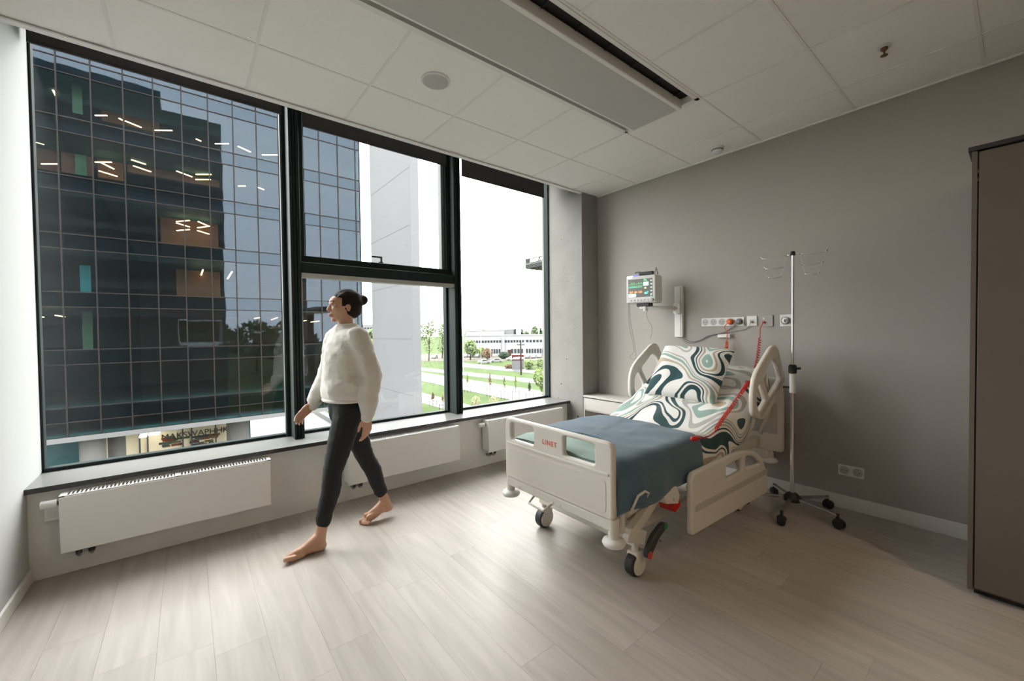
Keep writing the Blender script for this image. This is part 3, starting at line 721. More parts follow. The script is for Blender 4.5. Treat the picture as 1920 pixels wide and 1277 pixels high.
# sign board
c = gp(971, 692); d = depth(c); hw = 11/FPX*d
t = thing('sign_board', 'roadside sign board, dark red above grey, with white lettering', 'sign', (c.x, c.y, GZ))
def obx(c, u0, u1, v0, v1, z0, z1):
    pts = [c+rh*u+fh*v for u, v in ((u0,v0),(u1,v0),(u1,v1),(u0,v1))]
    return MB().add([(p.x,p.y,z0) for p in pts]+[(p.x,p.y,z1) for p in pts], [(3,2,1,0),(4,5,6,7),(0,1,5,4),(1,2,6,5),(2,3,7,6),(3,0,4,7)])
zt = CAMZ-(666-622.7)/FPX*d; zm = CAMZ-(676-622.7)/FPX*d
obx(c, -hw, hw, 0, .4, GZ, zm).build('grey_plinth', xmat('sign_grey', (.42,.42,.43), .6), t)
obx(c, -hw, hw, -.05, .45, zm, zt).build('red_panel', xmat('sign_dark_red', (.22,.025,.03), .5), t)
place('lettering', text_mesh('Luminor', (zt-zm)*.78, .02, c+fh*-.08+Vector((0,0,(zm+zt)/2-GZ)), rh, (0,0,1), shear=.15, bold=.03), mat('sign_letter_white', (.55,.55,.56), .6), t)

# trees -------------------------------------------------------------
M_bark = xmat('bark', (.10, .075, .055), .9); M_pale = xmat('sapling_stem', (.26, .17, .11), .9)
M_leafs = {'spring': xmat('spring_leaf', (0.572, 0.780, 0.221), .7, vary=.35, vscale=.9), 'birch': xmat('birch_leaf', (0.481, 0.650, 0.273), .7, vary=.3, vscale=.6),
           'dark': xmat('conifer_needle', (0.130, 0.221, 0.143), .8, vary=.3, vscale=.5), 'rust': xmat('rusty_leaf', (0.55, 0.38, 0.24), .8, vary=.3, vscale=.7),
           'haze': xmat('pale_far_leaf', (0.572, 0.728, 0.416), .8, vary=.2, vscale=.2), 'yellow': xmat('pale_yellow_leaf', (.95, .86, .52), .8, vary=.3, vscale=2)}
def leaves(mb, c, r, n, ls, shape='ell'):
    for _ in range(n):
        while True:
            v = Vector((random.uniform(-1,1), random.uniform(-1,1), random.uniform(-1,1)))
            if v.length <= 1: break
        if shape == 'ell': v = v.normalized()*(v.length**.5)
        else:                                    # conical crown
            k = (v.z+1)/2; v = Vector((v.x*(1-k)*1.15, v.y*(1-k)*1.15, v.z))
        p = Vector(c)+Vector((v.x*r[0], v.y*r[1], v.z*r[2]))
        a = Vector((random.uniform(-1,1), random.uniform(-1,1), random.uniform(-1,1))).normalized()
        b = a.orthogonal().normalized(); s = ls*random.uniform(.6, 1.3)
        mb.add([p-a*s-b*s*.4, p+a*s*.2-b*s*.6, p+a*s, p+a*s*.1+b*s*.6], [(0,1,2,3)])
def tree(name, label, base, h, clumps, kind, trunk_r, n=700, ls=.25, shape='ell', group=None, forks=True):
    """clumps: (dx, dy, z fraction, rx, rz) relative to the base"""
    t = thing(name, label, 'tree', base, group)
    tb = MB().tube([base, Vector(base)+Vector((.03*h, 0, h*.45)), Vector(base)+Vector((0, 0, h*.8))], [trunk_r, trunk_r*.7, trunk_r*.25], 8)
    for (dx, dy, zf, rx, rz) in clumps:
        if forks: tb.tube([Vector(base)+Vector((0,0,h*min(.4, zf*.55))), Vector(base)+Vector((dx*.8, dy*.8, h*zf))], [trunk_r*.5, trunk_r*.12], 6)
    tb.build('trunk', M_bark, t)
    lm = MB()
    for (dx, dy, zf, rx, rz) in clumps: leaves(lm, Vector(base)+Vector((dx, dy, h*zf)), (rx, rx, rz), n//len(clumps), ls, shape)
    o = place('crown', lm.mesh('crown', fix=False), M_leafs[kind], t)
    return t
random.seed(21)
def hgt(base, py): d = depth(base); return CAMZ-(py-622.7)/FPX*d-GZ
def wpx(base, n): return n/FPX*depth(base)
b0 = gp(804, 677); tree('birch_tree', 'pale green birch between the blade pillar and window mullion, loose crown', b0, hgt(b0, 597), [(0,0,.55,wpx(b0,13),hgt(b0,597)*.36),(1.5,0,.8,wpx(b0,9),hgt(b0,597)*.2),(-1.5,1,.7,wpx(b0,9),hgt(b0,597)*.2)], 'birch', .22, 1000, .42)
b0 = gp(829, 672); tree('birch_tree', 'tall birch hard against the dark mullion of the middle window', b0, hgt(b0, 604), [(0,0,.5,wpx(b0,12),hgt(b0,604)*.34),(1,1,.78,wpx(b0,9),hgt(b0,604)*.2)], 'birch', .22, 900, .42)
b0 = gp(882, 675); tree('street_tree', 'round spring green tree at the left end of the long white office', b0, hgt(b0, 636), [(0,0,.62,wpx(b0,10),hgt(b0,636)*.36),(1.4,0,.5,wpx(b0,6),hgt(b0,636)*.3)], 'birch', .25, 1100, .6)
b0 = gp(903, 672); tree('street_tree', 'small bright green tree in front of the white office windows', b0, hgt(b0, 650), [(0,0,.6,wpx(b0,6),hgt(b0,650)*.38)], 'spring', .2, 600, .5)
b0 = gp(914, 674.5); tree('street_tree', 'rust coloured shrub tree before the white office facade', b0, hgt(b0, 652), [(0,0,.55,wpx(b0,9),hgt(b0,652)*.42)], 'rust', .2, 700, .5)
b0 = gp(945, 673); tree('dark_bush', 'dark green bush by the brown office door', b0, hgt(b0, 660), [(0,0,.55,wpx(b0,10),hgt(b0,660)*.45)], 'dark', .2, 600, .45)
b0 = gp(960, 690); tree('dark_bush', 'low brownish bush beside the grey sign plinth', b0, hgt(b0, 683), [(-1,0,.5,wpx(b0,9),hgt(b0,683)*.5)], 'rust', .1, 500, .3)
b0 = gp(694, 690); tree('yellow_tree', 'olive spring tree left of the blade pillar', b0, hgt(b0, 630), [(0,0,.68,wpx(b0,8),hgt(b0,630)*.3)], 'spring', .2, 900, .4)
b0 = gp(1026, 752); tree('leafy_tree', 'bright green leafy tree at the window edge by the concrete column', b0, hgt(b0, 662), [(0,0,.35,wpx(b0,14),hgt(b0,662)*.3),(1,0,.75,wpx(b0,8),hgt(b0,662)*.26),(-1,.5,.5,wpx(b0,13),hgt(b0,662)*.2),(2,1,.55,wpx(b0,14),hgt(b0,662)*.3)], 'spring', .16, 1800, .22)
b0 = gp(992, 692); tree('leafy_bush', 'broad green bush right of the dark red sign board', b0, hgt(b0, 675), [(0,0,.5,wpx(b0,8),hgt(b0,675)*.5),(5,0,.5,wpx(b0,10),hgt(b0,675)*.55),(9,1,.5,wpx(b0,10),hgt(b0,675)*.6)], 'birch', .12, 1200, .35)
for px, lab, top in ((966, 'pointed fir left of the pair above the long office roof', 616.5), (979, 'pointed fir right of the pair above the long office roof', 618), (1014, 'dark pointed fir next to the window edge above the office roof', 616)):
    b0 = gp(px, 655); h = hgt(b0, top); tree('fir_tree', lab, b0, h, [(0,0,.55,wpx(b0,3.6),h*.45)], 'dark', .3, 700, .9, 'cone', forks=False)
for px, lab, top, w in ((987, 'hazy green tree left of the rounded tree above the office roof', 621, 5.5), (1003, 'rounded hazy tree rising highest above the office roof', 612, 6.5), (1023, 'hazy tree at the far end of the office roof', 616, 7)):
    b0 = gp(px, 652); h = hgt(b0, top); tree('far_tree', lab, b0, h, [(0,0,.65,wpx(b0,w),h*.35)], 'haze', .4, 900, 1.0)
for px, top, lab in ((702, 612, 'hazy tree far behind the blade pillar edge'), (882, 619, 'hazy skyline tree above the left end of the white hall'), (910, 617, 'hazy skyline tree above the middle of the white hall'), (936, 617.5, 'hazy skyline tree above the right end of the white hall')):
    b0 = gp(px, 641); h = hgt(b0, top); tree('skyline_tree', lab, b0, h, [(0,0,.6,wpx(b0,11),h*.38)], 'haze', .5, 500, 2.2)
for (x_, y_, h_, lab) in ((16, -70, 15, 'broad tree behind the hospital seen mirrored in the glass facade'), (30, -95, 17, 'tall tree behind the hospital mirrored beside the broad one'), (9, -120, 16, 'distant tree mirrored low in the glass facade')):
    tree('yard_tree', lab, Vector((x_, y_, GZ)), h_, [(0,0,.62,6,h_*.36),(4,1,.5,5,h_*.28)], 'birch', .35, 900, .9)
# saplings with stakes
def sapling(label, px, py, top, kind):
    b0 = gp(px, py); h = hgt(b0, top)
    t = thing('sapling', label, 'tree', b0, 'staked saplings along the street')
    MB().tube([b0, b0+Vector((0,0,h*.95))], [.05, .02], 6).build('stem', M_pale, t)
    st = h*.38
    for s in (-1, 1): MB().tube([b0+rh*.55*s, b0+rh*.55*s+Vector((0,0,st))], .035, 6).build('stake', M_pale, t)
    MB().tube([b0-rh*.55+Vector((0,0,st*.85)), b0+rh*.55+Vector((0,0,st*.85))], .03, 6).build('cross_tie', M_pale, t)
    lm = MB(); leaves(lm, b0+Vector((0,0,h*.72)), (.36,.36,h*.27), 170, .13, 'cone')
    place('crown', lm.mesh('crown', fix=False), M_leafs[kind], t)
sapling('staked sapling beside the dark mullion, bright green crown', 877, 736, 697, 'spring')
sapling('staked sapling with bare brownish crown, second from the mullion', 919, 745, 697, 'rust')
sapling('staked sapling with slim green crown, third from the mullion', 946, 749, 704, 'spring')
sapling('staked sapling with slim green crown, fourth from the mullion', 967, 750, 702, 'spring')
sapling('staked sapling nearest the concrete column', 993, 749, 716, 'dark')
sapling('thin staked sapling on the lawn next to the blade pillar', 812, 760, 733, 'rust')
sapling('thin staked sapling low on the lawn against the mullion', 831, 770, 735, 'yellow')
for px, lab in ((892, 'pale yellow shrub on the lawn right of the mullion'), (926, 'pale yellow shrub between the saplings on the lawn')):
    b0 = gp(px, 760); t = thing('pale_shrub', lab, 'shrub', b0); lm = MB(); leaves(lm, b0+Vector((0,0,.6)), (.75,.75,.75), 220, .13)
    place('foliage', lm.mesh('foliage', fix=False), M_leafs['yellow'], t); MB().tube([b0, b0+Vector((.1,0,.9))], .04, 6).build('stem', M_pale, t)
# power pole
b0 = gp(977, 703); h = hgt(b0, 639); t = thing('power_pole', 'weathered wooden power pole rising in front of the sign board', 'pole', b0)
MB().tube([b0, b0+Vector((0,0,h))], [.22,.15], 10).build('shaft', M_bark, t)
MB().beam(b0-rh*1.0+Vector((0,0,h*.88)), b0+rh*1.0+Vector((0,0,h*.88)), .14, .16).build('crossarm', M_bark, t)
for s in (-.8, -.3, .4, .8): MB().lathe(b0+rh*s+Vector((0,0,h*.89)), [(.05,0),(.08,.12),(.04,.25)], 8).build('insulator', M_dark, t)
for px, py, top, lab in ((902, 690, 622, 'slim street lamp post behind the left part of the car park'), (920.5, 681, 652, 'thin grey post beside the white parked car'), (869, 704, 615, 'slim lamp post close to the window mullion')):
    b0 = gp(px, py); h = hgt(b0, top); t = thing('lamp_post', lab, 'lamp post', b0)
    MB().tube([b0, b0+Vector((0,0,h)), b0+rh*.9+Vector((0,0,h+.25))], [.09,.05,.035], 8).build('post', M_steel, t)
    MB().box(b0+rh*.8+Vector((-.2,-.12,h+.2)), b0+rh*.8+Vector((.5,.12,h+.3))).build('lamp_head', M_dark, t)

# cars
M_glassc = xmat('car_glass', (.05,.06,.07), .1); CARP = {}
def car(label, px, py, heading, paint, L=4.4, group='cars in the car park'):
    b0 = gp(px, py); t = thing('car', label, 'car', b0, group, heading)
    if not CARP:
        prof = [(-2.2,.35),(-2.2,.75),(-2.05,.92),(-1.2,1.0),(-.55,1.42),(.75,1.45),(1.5,1.02),(2.1,.95),(2.2,.7),(2.2,.35)]
        CARP['body'] = plate_mesh(rounded(prof, .08, 2), [], 1.7, .08, (0,0,0), (1,0,0), (0,0,1), 1)
        CARP['glass'] = plate_mesh([(-1.0,1.02),(-.5,1.36),(.7,1.38),(1.3,1.03)], [], 1.72, .01, (0,0,0), (1,0,0), (0,0,1), 0)
        CARP['wheel'] = MB().lathe((0,-.11,0), [(.2,0),(.33,.0),(.33,.22),(.2,.22)], 16, (0,1,0)).mesh('wheel')
        for k in ('glass','wheel'): CARP[k].materials.append(M_glassc if k == 'glass' else M_black)
    me = CARP['body'].copy(); me.materials.append(paint)
    place('body', me, None, t, local=True); place('windows', CARP['glass'], None, t, local=True)
    for sx in (-1.35, 1.35):
        for sy in (-.76, .76):
            w = place('wheel', CARP['wheel'], None, t, local=True); w.location = (sx, sy, .33)
M_carw = xmat('white_car_paint', (.72,.73,.75), .25); M_cars = xmat('silver_car_paint', (.42,.43,.45), .3, metal=.3); M_card = xmat('dark_car_paint', (.06,.065,.075), .25)
hd = -YAW
car('white hatchback at the road junction left of the sign', 908, 682, hd+.25, M_carw)
car('white car following behind the hatchback near the blue road sign', 931, 679.5, hd+.1, M_carw)
car('white car partly hidden behind the sign board', 960, 676, hd+.2, M_carw)
for px, py, lab, m in ((873, 670, 'white van shaped car at the mullion end of the car park', M_carw), (885, 670, 'silver car parked next to the first white one', M_cars), (894.5, 670, 'white car third along the parked row', M_carw), (904, 670, 'silver car fourth along the parked row', M_cars), (913.5, 670, 'white car at the end of the parked row', M_carw),
                       (989, 672, 'silver car parked right of the red sign', M_cars), (1000, 671.5, 'white car parked before the orange porch', M_carw), (1011, 671, 'white car parked nearest the window edge', M_carw), (815, 672, 'white car behind the birch trees', M_carw), (700, 676, 'blue grey car left of the blade pillar', M_card)):
    car(lab, px, py, hd+PI/2*.93, m)

# ================================================================== BED
BY0, BY1 = 1.237, 2.090; BYC = (BY0+BY1)/2; FXB = 1.60
bed = thing('hospital_bed', 'cream adjustable hospital bed with raised head rails and one lowered side rail', 'bed', (2.6, BYC, 0))
EX, EY, EZ = (1,0,0), (0,1,0), (0,0,1)
# footboard (plane X = const; u runs towards -Y so the print reads from the room)
def fb(y, z): return (-(y-BYC), z)
fo = rounded([fb(2.09,.388), fb(2.09,.775), fb(1.237,.775), fb(1.237,.388)], [.03,.05,.05,.03], 5)
h1 = rounded([fb(2.030,.640), fb(1.815,.640), fb(1.815,.748), fb(2.030,.748)], .018, 3)
h2 = rounded([fb(1.570,.640), fb(1.350,.640), fb(1.350,.748), fb(1.570,.748)], .018, 3)
place('footboard', plate_mesh(fo, [h1, h2], .036, .012, (FXB+.018, BYC, 0), (0,-1,0), EZ), M_bedp, bed, smooth=False)
fbo = bed.children[-1]
place('inlay_panel', plate_mesh(rounded([fb(2.05,.415), fb(2.05,.585), fb(1.277,.585), fb(1.277,.415)], .03, 4), [], .004, .0015, (FXB-.0005, BYC, 0), (0,-1,0), EZ), mat('bed_panel_inlay', (.67,.635,.58), .45), fbo)
MB().box((FXB-.006, BY0+.02, .607), (FXB+.004, BY1-.02, .622)).build('ridge', M_bedp, fbo, bevel=.004)
place('lettering', text_mesh('LINET', .040, .0006, (FXB-.0008, (1.718+1.635)/2, .684), (0,-1,0), EZ, bold=.0004), M_logo, fbo)
# headboard
hb = rounded([fb(2.15,.36), fb(2.15,.945), fb(1.15,.945), fb(1.15,.36)], [.03,.10,.10,.03], 6)
hh = rounded([fb(1.95,.80), fb(1.75,.80), fb(1.75,.90), fb(1.95,.90)], .02, 3)
hh2 = rounded([fb(1.55,.80), fb(1.35,.80), fb(1.35,.90), fb(1.55,.90)], .02, 3)
hbo = place('headboard', plate_mesh(hb, [hh, hh2], .04, .013, (3.60, BYC, 0), (0,-1,0), EZ), M_bedp, bed)
MB().box((3.574, 1.19, .50), (3.581, 2.11, .74)).build('inlay_panel', M_bedp2, hbo, bevel=.003)
# side rails: outline in X-Z, standing at Y = y
def rail_piece(name, y, outer, holes, ro, rh, stripe=None, stripe_poly=None):
    o = place(name, plate_mesh(rounded(outer, ro, 6), [rounded(h, rh, 4) for h in holes], .034, .012, (0, y, 0), EX, EZ), M_bedp, bed)
    if stripe_poly:
        for s in (-1, 1):
            place('grey_stripe', plate_mesh(rounded(stripe_poly, .012, 3), [], .003, .001, (0, y+s*.0172, 0), EX, EZ), M_bedp2, o)
    return o
low = [(2.165,.175),(2.165,.525),(2.80,.535),(3.10,.47),(3.235,.30),(3.245,.145)]
lowr = rail_piece('side_rail', 1.152, low, [[(2.585,.392),(2.585,.478),(2.815,.484),(2.815,.400)], [(2.865,.403),(2.865,.484),(2.99,.462),(3.115,.385)]], [.03,.05,.16,.16,.08,.03], .022,
           stripe_poly=[(2.20,.300),(3.23,.285),(3.225,.325),(2.20,.338)])
E_ = [(2.992,.72),(2.985,.905),(3.04,1.02),(3.34,1.205),(3.43,1.195),(3.60,.91),(3.19,.672)]
hole_a = [(3.095,.935),(3.315,1.085),(3.395,1.075),(3.46,.965),(3.19,.815)]
hole_a = [(3.16,.98),(3.335,1.105),(3.415,1.07),(3.49,.945),(3.27,.83)]
hole_b = [(3.055,.80),(3.055,.90),(3.115,.955),(3.215,.815),(3.09,.745)]
stripe = [(3.12,.70),(3.575,.935),(3.555,.965),(3.10,.73)]
headn = rail_piece('side_rail', 1.152, E_, [hole_a, hole_b], [.08,.08,.10,.07,.05,.07,.07], .03, stripe_poly=stripe)
shift = .06
headf = rail_piece('side_rail', 2.172, [(x+shift, z) for x, z in E_], [[(x+shift, z) for x, z in hole_a], [(x+shift, z) for x, z in hole_b]], [.08,.08,.10,.07,.05,.07,.07], .03, stripe_poly=[(x+shift, z) for x, z in stripe])
lowf = rail_piece('side_rail', 2.172, low, [[(2.585,.392),(2.585,.478),(2.815,.484),(2.815,.400)], [(2.865,.403),(2.865,.484),(2.99,.462),(3.115,.385)]], [.03,.05,.16,.16,.08,.03], .022, stripe_poly=[(2.20,.300),(3.23,.285),(3.225,.325),(2.20,.338)])
for (xx, y, s, z0, z1) in ((2.45, 1.152, 1, .26, .45), (2.95, 1.152, 1, .26, .45), (3.12, 1.152, 1, .74, .52), (3.42, 1.152, 1, .86, .52), (2.45, 2.172, -1, .26, .45), (2.95, 2.172, -1, .26, .45), (3.2, 2.172, -1, .74, .52), (3.48, 2.172, -1, .86, .52)):
    MB().tube([(xx, y+s*.018, z0), (xx, y+s*.045, (z0+z1)/2), (xx, y+s*.10, z1)], .014, 10).build('rail_arm', M_bedm, bed, smooth=True)
# deck and mattress
def prof(x):                      # top of the lying surface, without bedding
    if x < 2.62: return .50
    return .50 + (x-2.62)*math.tan(math.radians(23.5))
def slab(name, zoff, th, y0, y1, x0, x1, m, bev, n=24):
    mb = MB(); xs_ = [x0+(x1-x0)*k/n for k in range(n+1)]
    tp = [(x_, prof(x_)+zoff) for x_ in xs_]
    vs = []
    for (x_, z_) in tp: vs += [(x_, y0, z_), (x_, y1, z_), (x_, y1, z_-th), (x_, y0, z_-th)]
    fs = []
    for k in range(n):
        for j in range(4): fs.append((k*4+j, k*4+(j+1)%4, (k+1)*4+(j+1)%4, (k+1)*4+j))
    fs += [(0,1,2,3), (n*4+3, n*4+2, n*4+1, n*4)]
    mb.add(vs, fs); return mb.build(name, m, bed, bevel=bev, seg=3)
slab('mattress_deck', -.03, .03, 1.29, 2.04, 1.66, 3.52, M_bedm, .004)
slab('mattress', .10, .13, 1.265, 2.065, 1.655, 3.50, mat('mattress_cover', (.20,.24,.26), .7), .03)
# main frame
for yy in (1.34, 1.985): MB().box((1.66, yy-.02, .385), (3.58, yy+.02, .455)).build('frame_beam', M_bedm, bed, bevel=.005)
MB().box((FXB+.005, 1.255, .335), (FXB+.055, 2.07, .388)).build('end_beam', M_bedm, bed, bevel=.006)
MB().box((3.55, 1.25, .30), (3.61, 2.07, .37)).build('end_beam', M_bedm, bed, bevel=.006)
for yy in (1.255, 2.072):
    for (xx) in (FXB+.03, 3.62):
        MB().cyl((xx, yy, .285), (xx, yy, .395), .026, 20).build('corner_post', M_bedm, bed, bevel=.003)
        MB().lathe((xx, yy, .255), [(.03,0),(.052,.008),(.058,.02),(.052,.034),(.028,.042),(.02,.045)], 28).build('corner_bumper', M_white, bed, smooth=True)
MB().cyl((1.70, 1.262, .30), (1.70, 1.262, .42), .018, 16).build('infusion_socket', M_bedm, bed, bevel=.003)
# undercarriage
CX = (1.87, 3.12); CY = (1.30, 2.017)
for yy in (1.40, 1.92): MB().box((CX[0], yy-.025, .165), (CX[1], yy+.025, .225)).build('base_beam', M_bedm, bed, bevel=.006)
for xx in CX: MB().box((xx-.03, CY[0]-.02, .165), (xx+.03, CY[1]+.02, .225)).build('axle_beam', M_bedm, bed, bevel=.006)
for yy in (1.45, 1.87):
    MB().beam((1.98, yy, .21), (2.55, yy, .41), .035, .05).build('lift_arm', M_bedm, bed, bevel=.004)
    MB().beam((2.72, yy, .21), (3.25, yy, .41), .035, .05).build('lift_arm', M_bedm, bed, bevel=.004)
MB().cyl((2.2, BYC, .24), (2.75, BYC, .36), .035, 16).build('lift_motor', M_dark, bed)
for xx in CX:
    for yy in CY:
        cs = thing_c = MB().cyl((xx, yy, .12), (xx, yy, .19), .018, 14).build('caster_stem', M_bedm, bed)
        MB().lathe((xx, yy-.030, .064), [(.044,0),(.060,.004),(.064,.012),(.064,.048),(.060,.056),(.044,.060)], 36, (0,1,0)).build('caster_tyre', M_black, bed)
        for s in (-1, 1): MB().lathe((xx, yy+s*.0295, .064), [(.052, -.003), (.052, s*.002 if s > 0 else .0035), (.02, .004)], 32, (0,s,0)).build('wheel_disc', M_bedp, bed)
        MB().box((xx-.028, yy-.036, .09), (xx+.05, yy+.036, .135)).build('caster_fork', M_bedp, bed, bevel=.012, seg=3)
# brake pedal, near foot end
pd = [(1.868,.118),(1.868,.155),(1.93,.222),(2.02,.262),(2.06,.255),(2.055,.225),(1.985,.195),(1.925,.14),(1.905,.112)]
pdo = place('brake_pedal', plate_mesh(rounded(pd, .018, 3), [], .032, .008, (0, 1.235, 0), EX, EZ), M_dark, bed)
MB().lathe((1.888, 1.2195, .133), [(.020,0),(.021,.003),(.016,.006)], 20, (0,-1,0)).build('red_cap', M_redcap, pdo, label='round red cap')
MB().lathe((2.038, 1.2195, .243), [(.018,0),(.019,.003),(.014,.006)], 20, (0,-1,0)).build('green_cap', M_green, pdo, label='round green cap')
MB().lathe((1.985, 1.219, .178), [(.007,0),(.006,.006)], 12, (0,-1,0)).build('bolt', M_chrome, pdo)
MB().beam((1.75, 1.27, .27), (1.90, 1.27, .21), .04, .07).build('pedal_bracket', M_bedm, bed, bevel=.006)
# control box with red release, wire mattress retainer, bag hook
cb = MB().add([(1.97,1.20,.455),(2.12,1.20,.455),(2.16,1.20,.39),(2.14,1.20,.345),(2.02,1.20,.375),(1.97,1.31,.455),(2.12,1.31,.455),(2.16,1.31,.39),(2.14,1.31,.345),(2.02,1.31,.375)],
     [(0,1,2,3,4),(9,8,7,6,5),(0,5,6,1),(1,6,7,2),(2,7,8,3),(3,8,9,4),(4,9,5,0)]).build('control_box', M_bedp, bed, bevel=.006)
MB().add([(2.09,1.205,.355),(2.155,1.205,.385),(2.175,1.205,.325),(2.115,1.205,.30),(2.09,1.30,.355),(2.155,1.30,.385),(2.175,1.30,.325),(2.115,1.30,.30)], [(0,1,2,3),(7,6,5,4),(0,4,5,1),(1,5,6,2),(2,6,7,3),(3,7,4,0)]).build('release_lever', M_red, cb, bevel=.004, label='red release lever')
MB().lathe((2.085, 1.199, .385), [(.008,0),(.007,.003)], 12, (0,-1,0)).build('bolt', M_chrome, cb)
MB().tube([(1.72,1.222,.405),(1.72,1.192,.47),(1.735,1.186,.500),(1.79,1.184,.510),(1.825,1.186,.492),(1.83,1.222,.42)], .0065, 10).build('mattress_retainer', M_bedm, bed, smooth=True)
MB().tube([(1.80,1.235,.435),(1.80,1.215,.425),(1.90,1.213,.445),(1.90,1.213,.475),(1.86,1.213,.478)], .0055, 8).build('bag_hook', M_bedm, bed, smooth=True)
MB().beam((1.72, 1.245, .40), (2.16, 1.245, .455), .02, .04).build('side_strut', M_bedm, bed, bevel=.004)
MB().beam((1.76, 1.27, .25), (2.10, 1.30, .39), .04, .06).build('side_strut', M_bedm, bed, bevel=.004)
MB().tube([(FXB+.06, 1.86, .33), (FXB-.01, 1.85, .29), (FXB-.015, 1.72, .285), (FXB+.06, 1.70, .325)], .007, 8).build('foot_bracket', M_bedm, bed, smooth=True)
for yy in (1.95, 1.66, 1.60): MB().lathe((FXB+.004, yy, .352), [(.007,0),(.006,.006)], 10, (-1,0,0)).build('bolt', M_chrome, bed)
MB().box((1.70, 1.275, .44), (2.3, 1.285, .475)).build('deck_edge', M_steel, bed)

# ---------------------------------------------------------------- bedding
def cloth(name, label, cat, fn, nu, nv, m, solid=.006, sub=1):
    """fn(u, v) -> (point, (s, t)); a draped sheet with its own thickness"""
    mb = MB(); uvs = []
    for i in range(nu+1):
        for j in range(nv+1):
            p, st = fn(i/nu, j/nv); mb.v.append(tuple(p)); uvs.append(st)
    for i in range(nu):
        for j in range(nv):
            mb.f.append((i*(nv+1)+j, (i+1)*(nv+1)+j, (i+1)*(nv+1)+j+1, i*(nv+1)+j+1))
    me = bpy.data.meshes.new(name); me.from_pydata(mb.v, [], mb.f)
    uvl = me.uv_layers.new(name='cloth')
    for lp in me.loops: uvl.data[lp.index].uv = uvs[lp.vertex_index]
    me.update()
    bm = bmesh.new(); bm.from_mesh(me); bmesh.ops.recalc_face_normals(bm, faces=bm.faces); bm.to_mesh(me); bm.free()
    c = sum((Vector(v) for v in mb.v), Vector())/len(mb.v)
    o = place(name, me, m, None, smooth=True, origin=tuple(c))
    s = o.modifiers.new('thickness', 'SOLIDIFY'); s.thickness = solid; s.offset = 0
    if sub: ss = o.modifiers.new('sub', 'SUBSURF'); ss.levels = sub; ss.render_levels = sub
    return tag(o, label, cat)

def drape(x, t, half, top, r, flare, hem):
    """cross profile: arc length t from the centre line (t<0 towards the room); returns y offset and z"""
    s = -1 if t < 0 else 1; a = abs(t)
    if a <= half-r: return s*a, top
    arc = r*PI/2
    if a <= half-r+arc:
        th = (a-(half-r))/r; return s*(half-r+r*math.sin(th)), top-r*(1-math.cos(th))
    dd = a-(half-r+arc); dd = min(dd, hem)
    return s*(half+dd*flare), top-r-dd
def nz(x, y, sc, seed=0.0): return noise.noise(Vector((x*sc, y*sc, seed)))

def duvet_fn(u, v):
    s = u*1.98; x = 1.95+u*(3.50-1.95)
    t = (v-.5)*2*(.62)
    top = prof(x)+.125
    hem = .16 if t > 0 else (.10+.12*max(0, min(1, (x-2.35)/.4)) - .08*max(0, (x-3.1)/.4))
    y, z = drape(x, t, .435, top, .07, .10, hem)
    w = .020*nz(x, t, 4.2, 1.3)+.011*nz(x, t, 9.5, 4.1)+.006*math.sin(9*x+5*t+2*nz(x,t,3,2))
    side = max(0, min(1, (abs(t)-.42)/.1))
    puff = .022*math.sin(PI*v)*(1-side)
    z += w*(1-side*.6)+puff
    y += (1 if t > 0 else -1)*side*(.018*nz(x, t, 7, 9)+.012)
    # the duvet is dented where it meets the pillow
    z -= .02*math.exp(-((x-2.95)/.12)**2)*(1 if abs(t) < .35 else .3)
    return Vector((x, BYC+y, z)), (s, t)
duvet = cloth('duvet', 'duvet printed with flowing white, teal, sand and mint bands over the bed', 'duvet', duvet_fn, 84, 60, M_duvet, .012)
# mint lining hanging behind the foot end
def lining_fn(u, v):
    y = 1.262+.80*v; sp = u*.58
    if sp < .36: x, z = 2.00-sp, .640
    elif sp < .40: th = (sp-.36)/.04; x, z = 1.64-.022*math.sin(th*PI/2), .640-.022*(1-math.cos(th*PI/2))
    else: x, z = 1.618+.0, .618-(sp-.40)
    if sp >= .36: x += .034
    k = max(0, min(1, (sp-.36)/.05))
    z += (1-k)*(.012*nz(x, y, 7, 3)+.006*math.sin(26*x+9*y)+.012*math.sin(PI*v))
    x += k*(.008*nz(y, z, 9, 3))
    return Vector((x, y, z)), (sp, v*.8)
lining = cloth('folded_sheet', 'mint green sheet covering the mattress end behind the footboard', 'sheet', lining_fn, 44, 50, M_mint, .005)

